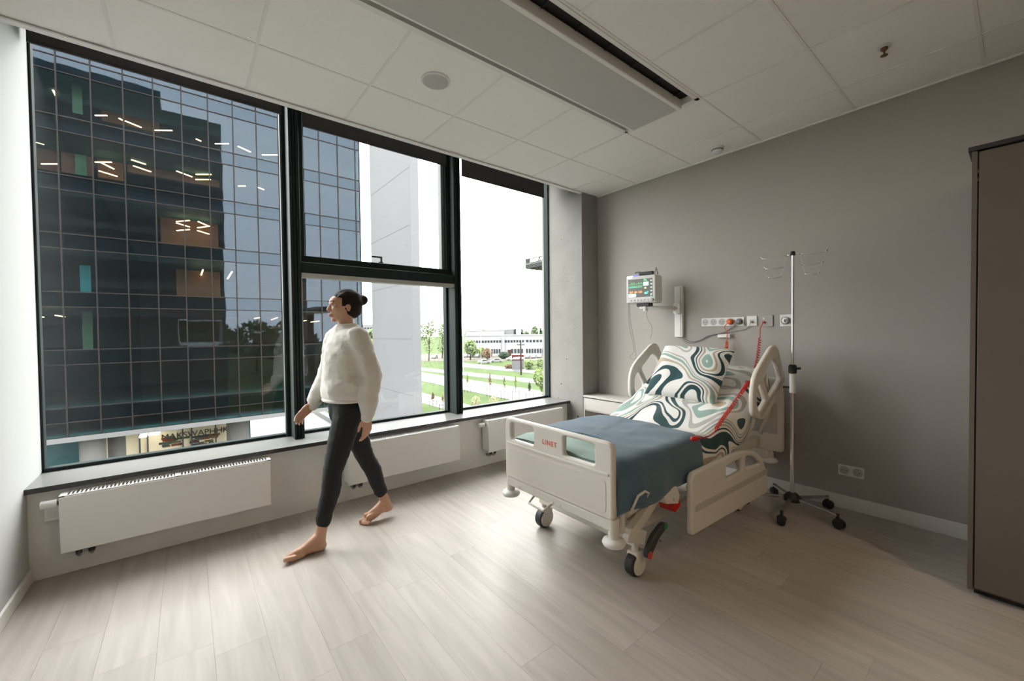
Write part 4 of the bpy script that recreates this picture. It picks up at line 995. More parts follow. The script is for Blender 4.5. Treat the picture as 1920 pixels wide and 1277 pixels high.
def blanket_fn(u, v):
    t = (v-.5)*2*.74
    k = max(0, min(1, (t+.32)/.14)); k = k*k*(3-2*k); x0_ = 1.638+.27*k
    x = x0_+u*(2.50-x0_)
    x += (.055*math.cos((v-.5)*3.4)-.03)*(u**3) - .09*(1-v)**2*u**3 + .012*u*nz(v*3, u*2, 2.0, 8)
    top = prof(x)+.150+.004
    if x < 1.72: top -= (1.72-x)*.35
    hem = .155-.055*u+.012*nz(x, 0, 6, 2) if t < 0 else .10
    q_ = min(1, u*5); y, z = drape(x, t, .422+.030*q_, top, .085-.02*(1-q_), .05*q_, hem)
    side = max(0, min(1, (abs(t)-.44)/.1))
    z += (.013*nz(x, t, 4.2, 1.3)+.008*nz(x, t, 8, 5))*(1-side)+.026*math.sin(PI*v)*(1-side)
    # a few soft creases across the top
    for (cx, ct, ang, ln, am) in ((2.12,.05,.5,.25,.008), (2.2,-.12,.2,.2,.007), (2.02,.15,.8,.2,.007), (2.3,.1,.35,.22,.006)):
        dx, dy = x-cx, t-ct; a_ = dx*math.cos(ang)+dy*math.sin(ang); b_ = -dx*math.sin(ang)+dy*math.cos(ang)
        z += am*math.exp(-(b_/.022)**2-(a_/ln)**2)
    y += (1 if t > 0 else -1)*side*q_*(.016*nz(x, t, 5, 19)+.010)
    return Vector((x, BYC+y, z)), (u*.85, t)
blanket = cloth('blanket', 'blue woven blanket spread over the foot half of the bed', 'blanket', blanket_fn, 46, 70, M_blanket, .010)

# pillow leaning on the raised head
def pillow(name, label, cen, w, h, th, tilt, roll, yaw, m, back=M_pillow):
    n = 34; vs = []; uvs = []; fs = []
    for side in (1, -1):
        for i in range(n+1):
            for j in range(n+1):
                a = -1+2*i/n; b_ = -1+2*j/n
                e = max(0, (1-a**4)*(1-b_**4))**.55
                pin = 1-.055*(1-abs(a)**3)*abs(b_)**6; pin2 = 1-.055*(1-abs(b_)**3)*abs(a)**6
                wr = 1+.10*nz(a, b_, 2.2, 3.0 if side > 0 else 7)
                vs.append(Vector((a*w/2*pin2, b_*h/2*pin, side*th/2*e*wr+.006*nz(a,b_,4,5)*e))); uvs.append((a*w/2+.7, b_*h/2+.5+(0 if side > 0 else 1.3)))
    N = (n+1)**2
    for sd in (0, 1):
        for i in range(n):
            for j in range(n):
                f = (sd*N+i*(n+1)+j, sd*N+(i+1)*(n+1)+j, sd*N+(i+1)*(n+1)+j+1, sd*N+i*(n+1)+j+1)
                fs.append(f if sd == 0 else f[::-1])
    me = bpy.data.meshes.new(name); me.from_pydata([tuple(v) for v in vs], [], fs)
    uvl = me.uv_layers.new(name='cloth')
    for lp in me.loops: uvl.data[lp.index].uv = uvs[lp.vertex_index]
    bm = bmesh.new(); bm.from_mesh(me); bmesh.ops.remove_doubles(bm, verts=bm.verts, dist=.0015); bmesh.ops.recalc_face_normals(bm, faces=bm.faces); bm.to_mesh(me); bm.free()
    # local u -> -Y, local v -> up the slope, normal -> into the room
    ct, st = math.cos(tilt), math.sin(tilt)
    u = Vector((0,-1,0)); v = Vector((ct, 0, st)); nrm = u.cross(v)
    R = Matrix((u, v, nrm)).transposed().to_4x4()
    R = Matrix.Rotation(yaw, 4, 'Z') @ R @ Matrix.Rotation(roll, 4, 'Z')
    me.transform(R)
    o = bpy.data.objects.new(name, me); COL.objects.link(o); o.location = cen; me.materials.append(m)
    me.polygons.foreach_set('use_smooth', [True]*len(me.polygons))
    return tag(o, label, 'pillow')
pillow('pillow', 'patterned pillow with teal and sand bands leaning on the raised bed head', (3.10, 1.655, .985), .58, .50, .17, math.radians(52), -.05, .05, M_pillow)
pillow('pillow', 'flat patterned pillow lying under the leaning one at the bed head', (3.30, 1.50, .925), .50, .36, .10, math.radians(25), 0, 0, M_duvet)

# ================================================================== BEDSIDE CABINET
t = thing('low_cabinet', 'low beige built-in cabinet with open shelf between bed and column', 'cabinet', (3.6, 2.62, 0))
x0, x1, y0, y1 = 3.475, XG-.002, 2.19, 3.078
MB().box((x0-.008, y0, .585), (x1, y1, .605)).build('top', M_cab, t, bevel=.002)
MB().box((x0+.01, y0+.01, .576), (x1, y1, .585)).build('shadow_gap', M_void, t)  # black filler strip stands in for the shade under the top
for yy in (y0, y1-.018): MB().box((x0, yy, 0), (x1, yy+.018, .576)).build('side_panel', M_cab, t, bevel=.001)
MB().box((x0, y0+.02, .445), (x0+.018, y1-.02, .574)).build('drawer_front', M_cab, t, bevel=.0015)
MB().box((x0+.01, y0+.018, .43), (x1, y1-.018, .445)).build('shelf', M_cab, t)
MB().box((x0+.01, y0+.018, .06), (x1, y1-.018, .08)).build('shelf', M_cab, t)
MB().box((x1-.012, y0+.018, .08), (x1, y1-.018, .43)).build('back_panel', mat('cabinet_back_brown', (.20,.15,.115), .6), t)

# ================================================================== WARDROBE
t = thing('wardrobe', 'tall brown laminate wardrobe with black top edge at the frame side', 'wardrobe', (3.36, -.6, 0))
x0, y1, y0, zt = 2.985, .163, -1.5, 2.165
MB().box((x0+.02, y0, .03), (XG-.002, y1, zt)).build('carcass', M_ward, t)
MB().box((x0, y1-.018, .03), (x0+.02, y1, zt)).build('side_edge', M_ward, t, bevel=.001)
MB().box((x0+.05, y0, 0), (XG-.01, y1-.02, .03)).build('plinth', M_void, t)  # recessed base, coloured black for the shadow gap under the wardrobe
MB().box((x0-.012, y0, zt), (XG-.002, y1+.012, zt+.022)).build('top_board', M_silledge, t, bevel=.003)
dw = (y1-.024-y0)/3
for k in range(3):
    a = y1-.024-dw*k
    d = MB().box((x0-.002, a-dw+.004, .045), (x0+.018, a, zt-.008)).build('door', M_ward, t, bevel=.0015)
    MB().box((x0-.03, a-dw+.05, 1.0), (x0-.002, a-dw+.062, 1.16)).build('handle', M_dark, d, bevel=.003)
for zz in (2.06, 2.02): MB().box((x0+.001, y1-.024, zz), (x0+.017, y1-.017, zz+.013)).build('hinge', M_ward, t)

# ================================================================== WALL FITTINGS
WX = XG
def sockets(name, label, y0, y1, z0, z1, n, group=None):
    """y0 > y1; a plate with n outlets side by side"""
    t = thing(name, label, 'socket', (WX, (y0+y1)/2, (z0+z1)/2), group)
    w = (y0-y1)/n
    MB().box((WX-.008, y1, z0), (WX-.0005, y0, z1)).build('cover_plate', M_white, t, bevel=.003)
    for k in range(n):
        yc = y0-w*(k+.5); zc = (z0+z1)/2; r = min(w, z1-z0)*.36
        o = MB().lathe((WX-.0082, yc, zc), [(r*1.12,0),(r*1.12,.0012),(r,.0012),(r*.97,-.0005)], 28, (-1,0,0)).build('outlet', M_hole, t)
        for s in (-1, 1): MB().lathe((WX-.0088, yc+s*r*.42, zc), [(r*.13,0),(r*.13,.001)], 10, (-1,0,0)).build('pin_hole', M_dark, o)
        MB().lathe((WX-.0088, yc, zc-r*.6), [(r*.11,0),(r*.11,.001)], 10, (-1,0,0)).build('earth_pin', M_dark, o)
        if k: MB().box((WX-.0084, y0-w*k-.0006, z0+.002), (WX-.0078, y0-w*k+.0006, z1-.002)).build('joint_line', M_hole, t)
    return t
a = at(1316, 598, 0, WX); b_ = at(1396, 611, 0, WX)
ZS0, ZS1 = 1.352, 1.428
sockets('socket_strip', 'row of five white wall sockets above the bed head', a.y, b_.y, ZS0, ZS1, 5)
a = at(1572, 869, 0, WX); b_ = at(1621, 877, 0, WX)
sockets('double_socket', 'low double wall socket right of the drip stand', a.y, b_.y, .243, .322, 2)
def plate(name, label, px0, px1, m, cat, z0=ZS0-.004, z1=ZS1+.006):
    a = at(px0, 602, 0, WX); b = at(px1, 602, 0, WX)
    t = thing(name, label, cat, (WX, (a.y+b.y)/2, (z0+z1)/2))
    MB().box((WX-.009, b.y, z0), (WX-.0005, a.y, z1)).build('cover_plate', m, t, bevel=.003)
    return t, (a.y+b.y)/2, (z0+z1)/2
t, yc, zc = plate('data_socket', 'small white data socket plate with grey plug', 1401, 1420, M_white, 'socket')
MB().box((WX-.011, yc-.016, zc-.02), (WX-.008, yc+.016, zc+.012)).build('insert', M_hole, t); MB().cyl((WX-.03, yc-.004, zc-.008), (WX-.009, yc-.004, zc-.008), .008, 12).build('plug', M_greycab, t)
PD = Vector((WX-.03, yc-.004, zc-.008))
t, yc, zc = plate('nurse_call_plate', 'grey nurse call plate holding the red cord', 1427, 1450, mat('grey_plate', (.36,.345,.32), .5), 'call panel', ZS0-.008, ZS1+.008)
MB().lathe((WX-.0095, yc+.02, zc+.018), [(.008,0),(.007,.003)], 14, (-1,0,0)).build('indicator', M_white, t)
MB().cyl((WX-.022, yc+.022, zc-.012), (WX-.009, yc+.022, zc-.012), .009, 14).build('jack', M_red, t)
PC = Vector((WX-.022, yc+.022, zc-.012))
t, yc, zc = plate('gas_outlet', 'white wall plate with round grey knob behind the drip pole', 1463, 1485.5, M_white, 'wall outlet', ZS0-.012, ZS1+.008)
MB().lathe((WX-.009, yc+.002, zc), [(.030,0),(.030,.012),(.026,.016),(.024,.012),(.018,.012),(.018,.02),(0,.021)], 30, (-1,0,0)).build('knob', M_steel, t)
MB().box((WX-.034, yc-.001, zc-.010), (WX-.028, yc+.005, zc+.010)).build('key_slot', M_dark, t)
# plugs in the strip
a = at(1316, 598, 0, WX); b_ = at(1396, 611, 0, WX); sw = (a.y-b_.y)/5; zc = (ZS0+ZS1)/2
Y4 = a.y-sw*3.5; Y5 = a.y-sw*4.5
pc = thing('coiled_power_cable', 'orange coiled power cord plugged in behind the pillow', 'cord', (WX, Y4, zc))
MB().lathe((WX-.008, Y4, zc), [(.024,0),(.026,.006),(.024,.03),(.012,.036)], 22, (-1,0,0)).build('plug', M_orange, pc, bevel=.001)
def bez(pts, n=8):
    """Catmull-Rom through the points"""
    P = [Vector(p) for p in pts]; P = [P[0]*2-P[1]]+P+[P[-1]*2-P[-2]]; out = []
    for i in range(1, len(P)-2):
        for k in range(n):
            t = k/n; a, b, c, d = P[i-1], P[i], P[i+1], P[i+2]
            out.append(.5*((2*b)+(c-a)*t+(2*a-5*b+4*c-d)*t*t+(3*b-a-3*c+d)*t**3))
    return out+[P[-2]]
def coil(path, r, turns, wire, n=14, side=8):
    path = bez(path, 12); L = [0]
    for a, b in zip(path[:-1], path[1:]): L.append(L[-1]+(b-a).length)
    def pos(s):
        s *= L[-1]
        for k in range(len(L)-1):
            if s <= L[k+1] or k == len(L)-2:
                f = (s-L[k])/max(1e-6, L[k+1]-L[k]); return path[k].lerp(path[k+1], f), (path[k+1]-path[k]).normalized()
    pts = []; N = turns*n
    u = None
    for i in range(N+1):
        p, d = pos(i/N)
        if u is None: u = d.orthogonal().normalized()
        u = (u-d*u.dot(d)).normalized(); w = d.cross(u); th = 2*PI*i/n
        pts.append(p+(u*math.cos(th)+w*math.sin(th))*r)
    return MB().tube(pts, wire, side)
s0 = Vector((WX-.035, Y4, zc))
sp = at(1363, 640, 0, 3.70); se = at(1362, 676, 0, 3.68)
MB().tube(bez([s0+Vector((.004,.01,-.005)), Vector((WX-.05, Y4+.035, zc-.05)), (sp+s0)/2+Vector((0,.01,0)), sp]), .0035, 8).build('cable', M_orange, pc, smooth=True)
coil([sp, (sp+se)/2, se], .011, 14, .0034).build('coil', M_orange, pc, smooth=True)
gc = thing('grey_power_cable', 'grey cable sagging from the sockets to the monitor rail', 'cable', (WX, Y5, zc))
MB().lathe((WX-.008, Y5, zc), [(.022,0),(.024,.006),(.022,.028),(.010,.034)], 22, (-1,0,0)).build('plug', M_greycab, gc, bevel=.001)
q = [Vector((WX-.04, Y5, zc))]+[at(px, py, 0, WX-.012) for px, py in ((1375,612),(1355,624),(1330,629),(1312,638),(1295,640),(1283,636),(1279,632))]
MB().tube(bez(q), .0035, 8).build('cable', M_greycab, gc, smooth=True)
gd = thing('grey_data_cable', 'thin grey cable from the data socket sagging under the strip', 'cable', tuple(PD))
q = [PD]+[at(px, py, 0, WX-.008) for px, py in ((1400,616),(1380,621),(1352,626),(1328,631),(1310,640),(1292,643),(1280,638))]
MB().tube(bez(q), .0022, 8).build('cable', M_greycab, gd, smooth=True)
a = at(1348, 627, 0, WX); b_ = at(1372, 633, 0, WX)
t = thing('wall_clip', 'small white cable clip on the wall under the socket row', 'clip', (WX, a.y, a.z))
MB().box((WX-.03, b_.y, b_.z), (WX-.0005, a.y, a.z)).build('body', M_white, t, bevel=.003); MB().box((WX-.034, b_.y+.03, b_.z+.004), (WX-.03, a.y-.03, a.z-.004)).build('latch', M_base, t)

# nurse call handset with red coiled cord
rc = thing('call_handset', 'red nurse call button on a coiled red cord lying on the duvet', 'call button', tuple(PC))
cs_ = at(1425, 634, 0, 3.66)
MB().tube(bez([PC, PC+Vector((-.03,.01,-.05)), (PC+cs_)/2+Vector((-.03,.0,-.02)), cs_]), .003, 8).build('cord', M_red, rc, smooth=True)
zt_ = lambda x: prof(x)+.17
def on_bed(px, py, off=.165):
    lo, hi = 1.8, 3.6
    for _ in range(40):
        mid = (lo+hi)/2
        if at(px, py, 0, mid).z > prof(mid)+off: lo = mid
        else: hi = mid
    return at(px, py, 0, lo)
path = [cs_, at(1419, 680, 0, 3.60), at(1410, 706, 0, 3.48)]+[on_bed(px, py, o_) for px, py, o_ in ((1395,729,.22), (1376,757,.185), (1357,783,.175), (1342,805,.17))]
coil(path, .010, 62, .0036, 10, 6).build('coil', M_red, rc, smooth=True)
ee = path[-1]; hs_ = on_bed(1312, 821, .185)
MB().tube(bez([ee, on_bed(1338, 812, .175), on_bed(1326, 819, .18), hs_]), .003, 8).build('cord', M_red, rc, smooth=True)
he = on_bed(1299, 823, .195); dr = (he-hs_).normalized()
MB().tube([hs_-dr*.01, hs_+dr*.012, hs_+dr*.03, he, he+dr*.012], [.006,.010,.014,.015,.010], 14).build('handset', M_red, rc, smooth=True)

# ================================================================== PATIENT MONITOR
a = at(1266, 538, 0, WX-.02); b_ = at(1281, 632, 0, WX-.02)
rl = thing('monitor_bracket', 'white wall rail with swivel arm carrying the patient monitor', 'bracket', (WX, a.y, b_.z))
MB().box((WX-.035, b_.y, b_.z), (WX-.001, a.y, a.z)).build('wall_rail', M_white, rl, bevel=.003)
MB().box((WX-.037, b_.y+.012, b_.z+.01), (WX-.0345, b_.y+.022, a.z-.01)).build('rail_groove', M_hole, rl)
MC = Vector((3.44, 2.30, 1.718))                       # monitor centre
zA = 1.53
MB().box((WX-.075, a.y-.075, zA-.05), (WX-.03, a.y-.005, zA+.05)).build('slide_block', M_white, rl, bevel=.008)
MB().tube([(WX-.06, a.y-.04, zA), (3.56, 2.16, zA+.005), (MC.x+.03, MC.y-.02, zA+.012)], [.024,.02,.016], 14).build('arm', M_white, rl, smooth=True)
MB().cyl((WX-.06, a.y-.04, zA-.055), (WX-.06, a.y-.04, zA+.055), .026, 18).build('pivot', M_white, rl, bevel=.003)
MB().cyl((MC.x+.03, MC.y-.02, zA-.02), (MC.x+.03, MC.y-.02, zA+.05), .022, 18).build('pivot', M_white, rl, bevel=.003)
mo = thing('patient_monitor', 'white bedside patient monitor with glowing wave screen on the wall arm', 'monitor', tuple(MC), rotz=math.radians(9))
# local axes: -x faces the room, y to the window side
Wd, Hh, Dd = .305, .265, .13
lp = dict(local=True)
MB().box((-.02, -Wd/2, -Hh/2), (Dd, Wd/2, Hh/2)).build('housing', M_white, mo, local=True, bevel=.022, seg=4)
MB().box((-.026, -Wd/2+.004, -Hh/2+.004), (.0, Wd/2-.004, Hh/2-.004)).build('bezel', M_white, mo, local=True, bevel=.018, seg=4)
scr = MB().box((-.0285, -.118, -.075), (-.025, .125, .098)).build('screen', mat('screen_dark', (.09,.09,.085), .15, emit=(.12,.125,.115), estr=.55), mo, local=True)
def px_rect(y0, z0, y1, z1, m, name, d=.0292): return MB().box((-d, y0, z0), (-.0284, y1, z1)).build(name, m, scr, local=True)
E_w = mat('glow_white', (.8,.9,.9), .4, emit=(.75,1,.95), estr=1.5); E_c = mat('glow_cyan', (.1,.7,.65), .4, emit=(.12,.8,.7), estr=1.0)
E_g = mat('glow_green', (.1,.6,.2), .4, emit=(.2,.75,.28), estr=.9); E_o = mat('glow_orange', (.8,.25,.08), .4, emit=(1,.28,.08), estr=.9); E_y = mat('glow_yellow', (.8,.7,.3), .4, emit=(1,.85,.5), estr=.9)
# y grows towards the window, which is the left side of the picture
px_rect(.045, -.073, .122, -.040, E_c, 'value_box', .0290); px_rect(.049, -.070, .118, -.043, E_w, 'value_box', .0294)
px_rect(-.082, .030, -.028, .066, E_c, 'value_box', .0290); px_rect(-.079, .033, -.031, .063, E_w, 'value_box', .0294)
def trace(z0, amp, m, kind, y0=.12, y1=-.02, n=70):
    pts = []
    for k in range(n+1):
        f = k/n; yy = y0+(y1-y0)*f
        if kind == 'ecg': ph = (f*6) % 1; v = (1.0 if .45 < ph < .5 else -.3 if .5 <= ph < .55 else .12*math.sin(ph*6.28))
        else: ph = (f*5) % 1; v = math.sin(ph*PI)**2 if kind == 'pleth' else 0
        pts.append(Vector((-.0293, yy, z0+amp*v)))
    return MB().tube(pts, .0011, 5).build('trace', m, scr, local=True)
trace(.052, .02, E_g, 'ecg'); trace(.034, .006, E_g, 'ecg'); trace(.024, 0, E_c, 'flat'); trace(.018, .004, E_g, 'ecg')
for k in range(3):
    y0 = .112-.048*k
    for j in range(5): px_rect(y0-.034+j*.0068, -.035, y0-.034+j*.0068+.0056, -.012-.006*((j*7+k) % 3), E_o, 'resp_bar', .0290)
for (yy, zz, s, m) in ((-.045,.085,.026,E_g), (-.062,.078,.018,E_g), (-.05,.008,.022,E_y), (-.055,-.04,.03,E_c), (-.075,-.03,.02,E_c), (-.105,-.068,.02,E_c), (-.095,.085,.008,E_g)):
    place('digits', text_mesh('88' if s > .02 else '8', s, .0004, (-.0292, yy, zz), (0,-1,0), (0,0,1)), m, scr, local=True)
for k in range(5): px_rect(-.115, .070-.032*k, -.100, .080-.032*k, mat('soft_key', (.7,.72,.75), .4, emit=(.8,.83,.9), estr=.5), 'soft_key')
for k in range(6): MB().lathe((-.026, .095-.034*k, -.105), [(.008,0),(.007,.003)], 16, (-1,0,0)).build('button', M_hole, mo, local=True)
MB().lathe((-.026, -.115, -.105), [(.015,0),(.014,.012),(.010,.014)], 20, (-1,0,0)).build('dial', M_hole, mo, local=True)
MB().box((-.030, .085, .112), (.01, .138, .134)).build('alarm_lamp', mat('alarm_lamp', (.8,.85,1), .4, emit=(.75,.83,1), estr=2.2), mo, local=True, bevel=.005)
MB().box((-.012, .045, .132), (.015, .09, .142)).build('alarm_lens', mat('alarm_blue', (.1,.15,.7), .3, emit=(.15,.2,.9), estr=1.0), mo, local=True, bevel=.003)
MB().box((.012, -.105, .135), (.075, .035, .170)).build('recorder', M_dark, mo, local=True, bevel=.008)
MB().tube(bez([(.03,-.11,.135),(.03,-.125,.19),(.05,-.12,.20),(.07,-.13,.14)]), .006, 8).build('handle_strap', M_hole, mo, local=True, smooth=True)
MB().tube(bez([(.03,.03,.15),(.02,.06,.175),(.03,.08,.165),(.05,.05,.18),(.06,.02,.165)]), .004, 8).build('lead_bundle', M_greycab, mo, local=True, smooth=True)
MB().box((.0, -.075, -.165), (.09, .055, -.13)).build('mount_shoe', M_dark, mo, local=True, bevel=.008)
MB().box((.01, -.03, -.19), (.07, .03, -.16)).build('mount_block', M_white, mo, local=True, bevel=.006)
# hanging leads
lead = thing('sensor_leads', 'thin grey sensor leads hanging from the monitor to the bed rail', 'cable', tuple(MC))
for pts in (((1180,560),(1182,600),(1189,640),(1193,675),(1196,700)), ((1178,565),(1180,610),(1188,650),(1187,662),(1181,668),(1183,672),(1195,674))):
    MB().tube(bez([at(px, py, 0, 3.42) for px, py in pts]), .0022, 6).build('lead', M_greycab, lead, smooth=True)
ld = thing('spare_lead', 'short thin lead dangling under the monitor arm', 'cable', tuple(MC))
MB().tube(bez([at(px, py, 0, 3.52) for px, py in ((1214,583),(1212,590),(1216,602),(1222,612),(1222,625),(1219,636))]), .002, 6).build('lead', M_greycab, ld, smooth=True)

# ================================================================== DRIP STAND
ix, iy = 3.40, 1.033
iv = thing('drip_stand', 'chrome drip stand with twin hook racks on a five-wheeled base', 'drip stand', (ix, iy, 0))
MB().cyl((ix, iy, .10), (ix, iy, 1.05), .0135, 18).build('lower_pole', M_chrome, iv, smooth=False)
MB().cyl((ix, iy, 1.0), (ix, iy, 1.85), .0095, 16).build('upper_pole', M_chrome, iv)
MB().cyl((ix, iy, .86), (ix, iy, 1.00), .020, 20).build('collar', M_white, iv, bevel=.003)
MB().lathe((ix, iy, 1.00), [(.020,0),(.026,.006),(.026,.055),(.018,.064)], 20).build('clamp', M_black, iv)
MB().cyl((ix, iy, 1.035), (ix-.01, iy-.05, 1.04), .009, 12).build('clamp_screw', M_black, iv)
MB().cyl((ix, iy, .90), (ix-.02, iy+.055, .90), .007, 12).build('lever', M_black, iv)
MB().lathe((ix, iy, 1.845), [(.015,0),(.017,.01),(.012,.03)], 16).build('top_cap', M_black, iv)
MB().lathe((ix, iy, .075), [(.03,0),(.055,.005),(.058,.03),(.03,.06)], 20).build('hub', M_black, iv)
for k in range(5):
    an = math.radians(-103+72*k); dx, dy = math.cos(an), math.sin(an); R = .285
    MB().beam((ix+dx*.03, iy+dy*.03, .10), (ix+dx*R, iy+dy*R, .085), .028, .018).build('leg', M_chrome, iv, bevel=.003)
    ex, ey = ix+dx*R, iy+dy*R
    cs_o = MB().cyl((ex, ey, .05), (ex, ey, .095), .010, 12).build('caster_stem', M_black, iv)
    cv = Vector((-dy, dx, 0))
    MB().lathe(Vector((ex+dx*.008, ey+dy*.008, .032))-cv*.022, [(.020,0),(.031,.003),(.032,.012),(.032,.032),(.031,.041),(.020,.044)], 22, cv).build('caster_wheel', M_black, iv)
    MB().ell((ex+dx*.004, ey+dy*.004, .045), (.030,.030,.018), 16, 8).build('caster_hood', M_black, iv, smooth=True)
# hook racks on both sides (seen in the Y direction)
for s in (1, -1):
    q = lambda px, py: at(px, py, 0, ix)
    rk = MB()
    base = (ix, iy, 1.862)
    y0 = iy+s*.045
    rk.tube([(ix, iy, 1.86), (ix, y0, 1.845)], .004, 8)
    for k, (zz, ln, off) in enumerate(((1.842, .15, 0.0), (1.765, .115, .014), (1.70, .085, .028))):
        ya = y0+s*off
        # flat wire loop
        rk.tube(bez([(ix-.012, ya, zz+.004), (ix-.014, ya+s*ln*.5, zz), (ix-.012, ya+s*ln, zz+.006), (ix+.012, ya+s*(ln-.004), zz+.004), (ix+.012, ya+s*ln*.5, zz), (ix+.012, ya, zz+.004)], 4), .0038, 6)
        rk.tube(bez([(ix-.012, ya+s*ln, zz+.006), (ix-.012, ya+s*(ln+.010), zz+.022)], 3), .0038, 6)
    rk.build('hook_rack', M_chrome, iv, smooth=True)
    MB().tube([(ix, y0, 1.845), (ix, y0+s*.014, 1.765), (ix, y0+s*.03, 1.70)], .0016, 6).build('chain', M_steel, iv)

# ================================================================== WALKING PERSON
# strides along -X close to the radiators, left side towards the room
M_skin = mat('skin', (.52, .30, .20), .5, vary=.05, vscale=20); M_skin.node_tree.nodes['Principled BSDF'].inputs['Subsurface Weight'].default_value = .08
M_skin.node_tree.nodes['Principled BSDF'].inputs['Subsurface Radius'].default_value = (.01, .004, .002)
M_knit = mat('off_white_knit', (.66, .64, .59), .9, vary=.05, vscale=25, bump=.25, bscale=140, sheen=.3)
M_trous = mat('black_leggings', (.007, .009, .012), .8, vary=.1, vscale=30)
M_hair = mat('dark_brown_hair', (.016, .010, .007), .7, vary=.3, vscale=60, spec=.2)
pe = thing('person', 'person in off-white sweater and black leggings walking barefoot past the radiators', 'person', (.80, 2.75, 0))
V = Vector
def limb(mb, pts, rad, n=14):
    mb.tube(pts, rad, n)
    for p, r in zip(pts, rad): mb.ell(p, r*.995, 14, 10)
hipL, hipR = V((.80, 2.675, .83)), V((.815, 2.825, .83))
kneL, ankL = V((.690, 2.665, .465)), V((.612, 2.665, .095))
kneR, ankR = V((.955, 2.835, .455)), V((1.085, 2.84, .125))
shL, shR = V((.835, 2.590, 1.305)), V((.795, 2.905, 1.305))
elL, wrL = V((.905, 2.555, 1.06)), V((.865, 2.535, .815))
elR, wrR = V((.745, 2.945, 1.050)), V((.645, 2.905, .865))
neck = V((.815, 2.75, 1.355)); head = V((.800, 2.75, 1.500))
body = MB()
# trunk and neck
limb(body, [V((.808,2.75,.84)), V((.808,2.75,.95)), V((.805,2.75,1.08)), V((.808,2.75,1.22)), V((.815,2.75,1.305))], [.105,.10,.095,.095,.066])
for s, sh in ((-1, shL), (1, shR)): limb(body, [V((.81,2.75+s*.05,1.285)), sh], [.056,.046])
for s, hp in ((-1, hipL), (1, hipR)): limb(body, [V((.808,2.75+s*.04,.88)), hp], [.10,.088])
limb(body, [V((.820,2.75,1.31)), V((.815,2.75,1.37)), V((.808,2.75,1.43))], [.054,.048,.050])
# legs
limb(body, [hipL, hipL.lerp(kneL,.5), kneL, kneL.lerp(ankL,.3)+V((.012,0,0)), ankL.lerp(kneL,.15), ankL], [.085,.070,.050,.050,.034,.032])
limb(body, [hipR, hipR.lerp(kneR,.5), kneR, kneR.lerp(ankR,.3)+V((.015,0,0)), ankR.lerp(kneR,.15), ankR], [.085,.070,.050,.050,.034,.032])
# arms
for sh, el, wr in ((shL, elL, wrL), (shR, elR, wrR)):
    limb(body, [sh, sh.lerp(el,.5), el, el.lerp(wr,.3), wr], [.048,.042,.034,.034,.023])
def foot(mb, ank, heel, toe, lift=0.0, spread=1):
    """heel and toe on the ground line; sole flattened later by the floor height of the points"""
    d = (toe-heel); d.z = 0; L = d.length; d.normalize(); sd = V((-d.y, d.x, 0))
    hz = heel.z; tz = toe.z
    limb(mb, [ank, heel+d*.035+V((0,0,.036))], [.033,.036])
    limb(mb, [heel+V((0,0,.030))+d*.022, heel+d*L*.35+V((0,0,.036)), heel+d*L*.62+V((0,0,.026))+V((0,0,(tz-hz)*.6)), heel+d*L*.80+V((0,0,.018))+V((0,0,(tz-hz)*.8))], [.030,.031,.026,.018])
    limb(mb, [ank+d*.01-V((0,0,.005)), heel+d*L*.45+V((0,0,.045)), heel+d*L*.70+V((0,0,.026))], [.031,.028,.018])
    for k, off in enumerate((-.018, .018)): limb(mb, [heel+d*L*.55+sd*off*.7+V((0,0,.020)), heel+d*L*.80+sd*off*1.2+V((0,0,.015))], [.020,.015])
    ends = ((-.030,.86,.0075),(-.017,.91,.008),(-.004,.945,.0085),(.010,.965,.009),(.028,1.0,.0125))   # little toe ... big toe
    for (o_, f, r) in ends:
        o2 = o_*spread
        limb(mb, [heel+d*L*.74+sd*o2+V((0,0,.014+(tz-hz)*.7)), heel+d*(L*(f-.06))+sd*o2*1.05+V((0,0,r+.006+(tz-hz)*.9)), heel+d*(L*f-r)+sd*o2*1.05+V((0,0,r+.001+(tz-hz)))], [r*1.1, r, r*.92], 10)
foot(body, ankL, V((.640, 2.668, .0)), V((.400, 2.660, .012)), spread=1)
foot(body, ankR, V((1.135, 2.848, .040)), V((.905, 2.828, .0)), spread=-1)
